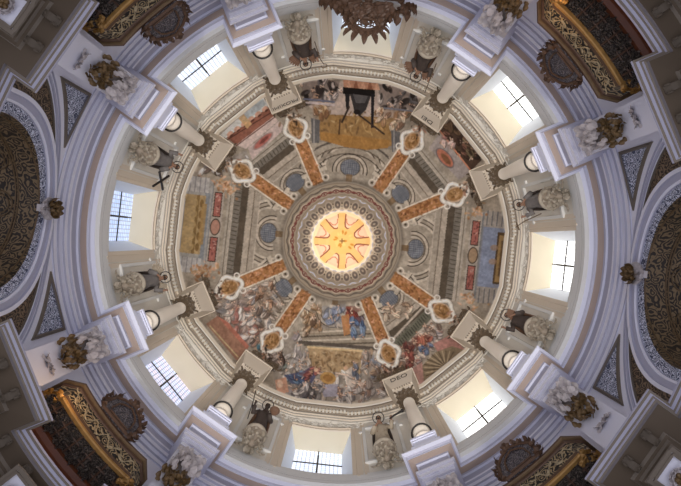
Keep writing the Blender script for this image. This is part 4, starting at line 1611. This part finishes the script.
# ------------------------------------------------------------------ balconies
def make_balcony():
    t = thing('balcony', 'x', 'balcony', 0, 45, 0, 'carved and gilded balconies')
    t.location = (0, 0, 0); t.rotation_euler = (0, 0, R_(45 + ROT))
    def pth(Rf, ha, Rs, hs, Rb=7.0, n=16):
        pts = [(Rb, -hs), (Rs, -hs)] + [(Rf, -ha + 2 * ha * i / n) for i in range(n + 1)] + [(Rs, hs), (Rb, hs)]
        return [(r * math.cos(R_(a)), r * math.sin(R_(a))) for r, a in pts]
    P0 = pth(5.95, 9.3, 6.22, 11.6)
    # front panels with scrollwork
    mb = MB()
    sweep(mb, P0, [(-.04, 9.36), (.0, 9.37), (.0, 9.46), (-.03, 9.47), (-.03, 9.91), (.0, 9.92), (.0, 10.0)], False, [1, 1, 1, 0, 1, 1])
    mb.build('front_panel', [M['lace'], M['carved']], t)
    mb = MB()
    rr = random.Random(4)
    for i in range(26):
        a = -9 + 18 * (i + .5) / 26
        z = 9.69 + .13 * math.sin(i * 1.3)
        r = 5.965
        p = (r * math.cos(R_(a)), r * math.sin(R_(a)), z)
        tn = Vector((-math.sin(R_(a)), math.cos(R_(a)), 0))
        mb.leaf(p, tn * rr.choice((-1, 1)) + Vector((0, 0, rr.uniform(-1, 1))), (-math.cos(R_(a)), -math.sin(R_(a)), 0), .12, .05, .6)
    mb.tube([(5.965 * math.cos(R_(a)), 5.965 * math.sin(R_(a)), 9.69 + .13 * math.sin((a + 9) / 18 * 26 * 1.3 - .65)) for a in np.linspace(-9, 9, 90)], .012, 5)
    g = mb.build('gilt_scrolls', plaster('pale gilt scrolls', (.68, .62, .50), .5, .4, 10, 0, .2), t)
    mb = MB()
    sweep(mb, P0, [(-.06, 10.00), (.03, 10.01), (.05, 10.03), (.05, 10.08), (.02, 10.12), (-.08, 10.13), (-.1, 10.0)], False, [0, 0, 1, 0, 0, 0])
    h = mb.build('handrail', [M['golddk'], M['carved']], t)
    mb = MB()
    sweep(mb, P0, [(-.06, 9.27), (.0, 9.275), (.02, 9.29), (.025, 9.33), (.01, 9.36), (-.05, 9.37)], False, [0] * 5)
    mb.build('gilt_moulding', M['gold'], t)
    mb = MB()
    for sg in (-1, 1):
        for i in range(18):
            a = sg * rr.uniform(9.3, 11.5); r = 5.98 + (abs(a) - 9.3) * .12 + rr.uniform(0, .1)
            p = (r * math.cos(R_(a)), r * math.sin(R_(a)), 9.28 + rr.uniform(-.06, .06))
            mb.leaf(p, (rr.uniform(-1, .4), rr.uniform(-1, 1), rr.uniform(-.6, .4)), (-.6, 0, -1), .19, .12, .9)
    mb.build('gilded_corner_leaves', M['gold'], t)
    # carved soffit
    mb = MB()
    n = 14
    vs = []
    for i in range(n + 1):
        a = R_(-11.5 + 23.0 * i / n)
        e = 5.98 + max(0, abs(-11.5 + 23.0 * i / n) - 9.3) * .12
        for r in (e, 6.52):
            vs.append((r * math.cos(a), r * math.sin(a), 9.29))
    mb.add(vs, [(2 * i, 2 * i + 1, 2 * i + 3, 2 * i + 2) for i in range(n)])
    for i in range(7):
        for j, r in enumerate((6.09, 6.27, 6.44)):
            a = R_(-10 + 20.0 * i / 6)
            c = Vector((r * math.cos(a), r * math.sin(a), 9.27))
            for q in range(7):
                an = q * 2 * math.pi / 7 + i
                d = Vector((math.cos(an), math.sin(an), -.25))
                mb.leaf(c + d * .03, d, (0, 0, -1), .10, .085, .9)
            mb.ball(c - Vector((0, 0, .03)), .04, .04, .04, 6)
    mb.build('carved_soffit', M['carvedg'], t)
    mb = MB()
    for i in range(8):
        a = R_(-11.4 + 22.8 * i / 7)
        mb.tube([(r * math.cos(a), r * math.sin(a), 9.28) for r in (6.0 + max(0, abs(-11.4 + 22.8 * i / 7) - 9.3) * .12, 6.5)], .024, 5)
    for r in (6.18, 6.36):
        mb.tube([(r * math.cos(R_(a)), r * math.sin(R_(a)), 9.28) for a in np.linspace(-11.3, 11.3, 16)], .022, 5)
    mb.build('soffit_ribs', M['carved'], t)
    mb = MB()
    vs = []
    for i in range(n + 1):
        a = R_(-11.6 + 23.2 * i / n)
        for r, z in ((6.50, 9.30), (6.52, 9.22), (6.60, 9.16), (6.74, 9.12), (7.0, 9.12)):
            vs.append((r * math.cos(a), r * math.sin(a), z))
    mb.add(vs, [(5 * i + q, 5 * i + q + 1, 5 * i + 6 + q, 5 * i + 5 + q) for i in range(n) for q in range(4)])
    mb.build('wooden_cove', M['wood'], t)
    # crest on the rail
    mb = MB()
    T = Matrix.Translation((5.90, 0, 10.10))
    w = [(-.42, 0), (.42, 0), (.46, .2), (.40, .58), (.26, .76), (0, .92), (-.26, .76), (-.40, .58), (-.46, .2)]
    m = len(w)
    vs = [T @ Vector((-.05, y, z)) for y, z in w] + [T @ Vector((.05, y, z)) for y, z in w]
    mb.add(vs, [list(range(m)), [m + i for i in range(m)][::-1]] + [(i, m + i, m + (i + 1) % m, (i + 1) % m) for i in range(m)])
    cr = mb.build('crest', M['carveds'], t)
    mb = MB()
    for i in range(m):
        a, b = Vector((0, *w[i])), Vector((0, *w[(i + 1) % m]))
        mb.tube([T @ (a + Vector((-.06, 0, 0))), T @ (b + Vector((-.06, 0, 0)))], .035, 6)
    ib = [(y * .62, .08 + z * .72) for y, z in w]
    mb.tube([T @ Vector((-.075, y, z)) for y, z in ib], .022, 6, closed=True)
    for i in range(64):
        q = rr.random() * m
        k = int(q); f = q - k
        y = w[k][0] * (1 - f) + w[(k + 1) % m][0] * f; z = w[k][1] * (1 - f) + w[(k + 1) % m][1] * f
        d = Vector((rr.uniform(-.5, .1), y, z - .36)).normalized()
        if z < .08 and abs(y) < .3: continue
        mb.leaf(T @ Vector((-.04, y, z)), d + Vector((0, rr.uniform(-.7, .7), rr.uniform(-.7, .7))), (-1, 0, 0), rr.uniform(.10, .20), .11, 1.1)
    mb.build('crest_scrolls', M['carved'], cr)
    return t


bp_ = make_balcony()
for i, d in enumerate((45, 135, 225, 315)):
    o = bp_ if i == 0 else copy_tree(bp_)
    o.rotation_euler = (0, 0, R_(d + ROT))
    o['label'] = 'dark carved and gilded balcony with crest, under the %s window' % WN[d]

# ------------------------------------------------------------------ lower entablature
mb = MB()
RL = 6.63
brk = []
for d in (45, 135, 225, 315):
    j = [d - 16.2, d + 16.2]
    p = ring_path(RL, j, .37, 6.15, a0=d - 26.5, a1=d + 26.5, closed=False)
    # returns along the jambs of the arches
    e0 = pol(RL + 1.8, d - 26.5 + 1.5, 0); e1 = pol(RL + 1.8, d + 26.5 - 1.5, 0)
    p = [(e0.x, e0.y)] + p + [(e1.x, e1.y)]
    prof = [(-.6, 8.40), (.50, 8.40), (.55, 8.36), (.55, 8.31), (.51, 8.30), (.49, 8.25), (.46, 8.24), (.46, 8.19), (.43, 8.18), (.42, 8.13), (.10, 8.12), (.08, 8.06), (.03, 8.05), (.03, 7.98), (0, 7.97), (-.02, 7.90)]
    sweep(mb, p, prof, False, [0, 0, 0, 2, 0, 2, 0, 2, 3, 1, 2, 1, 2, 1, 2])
    q = ring_path(RL + .02, j, .35, 6.17, a0=d - 26.5, a1=d + 26.5, closed=False)
    q = [(e0.x, e0.y)] + q + [(e1.x, e1.y)]
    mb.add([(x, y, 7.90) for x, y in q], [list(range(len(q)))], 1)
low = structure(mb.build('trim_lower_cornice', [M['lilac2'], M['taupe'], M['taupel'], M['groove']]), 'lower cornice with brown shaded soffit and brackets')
# pier walls under the lower cornice
for d in (45, 135, 225, 315):
    mp = MB()
    n = 24
    vs = []
    for i in range(n + 1):
        a = d - 25.5 + 51 * i / n
        vs += [pol(7.05, a, 3.2), pol(7.05, a, 7.92)]
    mp.add(vs, [(2 * i, 2 * i + 1, 2 * i + 3, 2 * i + 2) for i in range(n)])
    structure(mp.build('wall_pier_' + {45: 'lower_right', 135: 'lower_left', 225: 'upper_left', 315: 'upper_right'}[d], M['taupel']), 'pier wall under the lower cornice')
# scroll brackets under the lower cornice
mb = MB()
def bracket(T):
    q = [(0, -.30 + .29 * u, -.02 - .10 * math.sin(u * 2.6)) for u in np.linspace(0, 1, 8)]
    mbx = MB()
    n = len(q)
    vs = []
    for (x, y, z) in q:
        vs += [(-.06, y, z), (.06, y, z), (.06, y, .02), (-.06, y, .02)]
    fs = []
    for i in range(n - 1):
        for k in range(4):
            fs.append((i * 4 + k, i * 4 + (k + 1) % 4, i * 4 + 4 + (k + 1) % 4, i * 4 + 4 + k))
    fs += [(0, 1, 2, 3), tuple((n - 1) * 4 + k for k in (3, 2, 1, 0))]
    mbx.add(vs, fs)
    mbx.tube([(x, -.25 + .06 * math.cos(u) * (1 - u / 10), -.06 + .06 * math.sin(u) * (1 - u / 10)) for x in (-.065,) for u in np.linspace(0, 6, 10)], .02, 5)
    mbx.tube([(x, -.25 + .06 * math.cos(u) * (1 - u / 10), -.06 + .06 * math.sin(u) * (1 - u / 10)) for x in (.065,) for u in np.linspace(0, 6, 10)], .02, 5)
    mbx.leaf((0, -.29, -.03), (0, 1, -.15), (0, 0, -1), .25, .13, .5)
    mbx.v = [tuple(T @ Vector(v)) for v in mbx.v]
    return mbx
for d in (45, 135, 225, 315):
    for a, R0 in [(d + k, RL - .08) for k in (-8, -2.7, 2.7, 8)]:
        T = Matrix.Translation(pol(R0, a, 8.13)) @ Matrix.Rotation(R_(a + ROT - 90), 4, 'Z')
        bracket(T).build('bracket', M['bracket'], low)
    for s in (-1, 1):
        a = d + s * 16.2
        for x in (-.26, .26):
            T = Matrix.Translation(pol(6.07, a, 8.13)) @ Matrix.Rotation(R_(a + ROT - 90), 4, 'Z') @ Matrix.Translation((x, 0, 0))
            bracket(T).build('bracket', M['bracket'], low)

# soffit panels with rosettes
def make_rosette():
    t = thing('soffit_rosette', 'x', 'rosette', 6.42, PIL[4], 7.90, 'rosettes under the lower cornice')
    mb = MB()
    mb.box(-.32, .32, -.25, .30, -.015, .0)
    p = mb.build('panel', M['white'], t)
    mb = MB()
    for (a, b, w) in ((.34, .27, .03), (.27, .23, .05)):
        for sx in (-1, 1):
            mb.box(min(sx * a, sx * b), max(sx * a, sx * b), -a + .03, a, -w, .0)
            mb.box(-b, b, min(sx * a, sx * b) + .015, max(sx * a, sx * b) + .015, -w, .0)
    mb.build('panel_frame', M['taupel'], t)
    mb = MB()
    for ring_, (n, L, z) in enumerate(((9, .20, -.03), (7, .14, -.06))):
        for i in range(n):
            a = 2 * math.pi * i / n + ring_ * .3
            d = Vector((math.cos(a), math.sin(a), -.2))
            mb.leaf(Vector((0, .03, z)) + d * .02, d, (0, 0, -1), L, .11, .6)
    f = mb.build('petals', M['stucco'], t)
    mb = MB()
    for i in range(4):
        a = i * 1.57 + .5
        mb.ball((.05 * math.cos(a), .03 + .05 * math.sin(a), -.10), .045, .045, .04, 7)
        mb.leaf((0, .03, -.08), (math.cos(a + .8), math.sin(a + .8), -.3), (0, 0, -1), .13, .08, .8)
    mb.build('gilded_heart', M['gilt'], t)
    return t


ro = make_rosette()
ro['label'] = 'white rosette with gilded heart under the cornice left of the upper-left balcony'
frame_at(ro, 6.42, 208.8, 7.90)
r2 = copy_tree(ro); frame_at(r2, 6.42, 28.8, 7.90)
r2['label'] = 'white rosette with gilded heart under the cornice right of the lower-right balcony'
r3 = copy_tree(ro); frame_at(r3, 6.50, 136, 7.90)
r3['label'] = 'rosette with gilded heart under the cornice below the lower-left balcony'

# ------------------------------------------------------------------ carved altarpiece finial in front of the top window
t = thing('altarpiece_crest', 'dark carved leafy crest with ring finial rising in front of the top window', 'carving', 6.05, 270, 13.35)
rr = random.Random(23)
mb = MB()
n = 40
pts = []
for i in range(120):
    u = rr.uniform(-1, 1)
    x = 1.05 * u
    z = -.70 + .75 * (1 - u * u) * rr.uniform(.0, 1)
    d = Vector((u * 1.3 + rr.uniform(-.5, .5), -.25, .9 - .6 * abs(u)))
    mb.leaf((x, rr.uniform(-.05, .12), z - .1), d, (0, -1, .2), rr.uniform(.22, .36), rr.uniform(.2, .3), .9)
for i in range(19):
    a = R_(180 * i / 18)
    mb.leaf((.45 * math.cos(a), 0, -.45 + .35 * math.sin(a)), (math.cos(a), -.1, math.sin(a)), (0, -1, 0), .38, .13, .5)
mb.tube([(.98 * math.cos(a), .05, -.55 + .42 * math.sin(a)) for a in np.linspace(0, math.pi, 20)], .06, 7)
mb.tube([(.62 * math.cos(a), .0, -.50 + .34 * math.sin(a)) for a in np.linspace(0, math.pi, 20)], .05, 7)
mb.box(-.9, .9, .1, .3, -1.2, -.75)
b = mb.build('leafy_base', M['carved'], t)
mb = MB()
zc = .25
mb.tube([(.30 * math.cos(a), -.1, zc + .38 * math.sin(a)) for a in np.linspace(0, 2 * math.pi, 28, endpoint=False)], .04, 7, closed=True)
mb.tube([(.20 * math.cos(a), -.1, zc + .20 * math.sin(a)) for a in np.linspace(0, 2 * math.pi, 24, endpoint=False)], .015, 6, closed=True)
for i in range(6):
    a = i * math.pi / 3 + .5
    mb.tube([(.05 * math.cos(a), -.1, zc + .05 * math.sin(a)), (.29 * math.cos(a), -.1, zc + .29 * math.sin(a))], .02, 5)
mb.ball((0, -.1, zc), .09, .06, .09)
mb.tube([(0, 0, -.2), (0, -.08, .15)], .05, 6)
mb.build('ring', M['carved'], t)
mb = MB()
for i in range(11):
    a = R_(-35 + 250 * i / 10)
    c = Vector((.33 * math.cos(a), -.1, zc + .40 * math.sin(a)))
    d = Vector((math.cos(a), 0, math.sin(a)))
    for dd in (-.6, 0, .6):
        e = (d + Vector((-d.z, 0, d.x)) * dd)
        mb.leaf(c, e, (0, -1, 0), (.34 + .25 * max(0, d.z)) if dd == 0 else .24, .20, .7)
mb.build('ray_leaves', M['carved'], t)

# ------------------------------------------------------------------ light
world = bpy.data.worlds.new('World')
scene.world = world
world.use_nodes = True
bg = world.node_tree.nodes['Background']
bg.inputs[0].default_value = (.86, .86, 1.0, 1)
bg.inputs[1].default_value = .95


def area(name, loc, target, sx, sy, power, color):
    l = bpy.data.lights.new(name, 'AREA')
    l.shape = 'RECTANGLE'; l.size = sx; l.size_y = sy; l.energy = power; l.color = color
    o = bpy.data.objects.new(name, l)
    col.objects.link(o)
    o.location = loc
    d = Vector(target) - Vector(loc)
    o.rotation_euler = d.to_track_quat('-Z', 'Y').to_euler()
    return o


for k in range(4):                                  # unseen spots added below the camera to brighten drum and dome
    l = bpy.data.lights.new('fill_uplight', 'SPOT')
    l.energy = 2400; l.color = (1, .94, .86); l.shadow_soft_size = .8; l.spot_size = R_(52); l.spot_blend = .4
    o = bpy.data.objects.new('fill_uplight', l); col.objects.link(o)
    p = pol(2.5, 45 + 90 * k + 20, -1.0)
    o.location = p
    o.rotation_euler = (Vector((0, 0, 19)) - p).to_track_quat('-Z', 'Y').to_euler()
pl = bpy.data.lights.new('lantern_light', 'POINT')
pl.energy = 55; pl.color = (1, .93, .80); pl.shadow_soft_size = .35
po = bpy.data.objects.new('lantern_light', pl); col.objects.link(po); po.location = (-.2, .1, hc - .2)
# warm point lights near two balconies
for th in (315, 135):
    l = bpy.data.lights.new('balcony_light', 'POINT'); l.energy = 14; l.color = (1, .6, .25); l.shadow_soft_size = .15
    o = bpy.data.objects.new('balcony_light', l); col.objects.link(o); o.location = pol(5.5, th - 11 if th == 315 else th + 9, 9.2)

# ------------------------------------------------------------------ camera: on the floor under the dome, looking straight up
cam = bpy.data.cameras.new('camera')
cam.sensor_fit = 'HORIZONTAL'; cam.sensor_width = 36
cam.lens = F / 681 * 36
cam.shift_x = -(CX - 340.5) / 681
cam.shift_y = -(243.0 - CY) / 681
cam.clip_start = .05; cam.clip_end = 200
co = bpy.data.objects.new('camera', cam)
col.objects.link(co)
co.location = (0, 0, 0)
co.rotation_euler = (math.pi, 0, 0)
scene.camera = co

scene.view_settings.view_transform = 'Standard'
scene.view_settings.look = 'None'
scene.view_settings.exposure = 0
scene.cycles.use_denoising = True
scene.cycles.max_bounces = 6
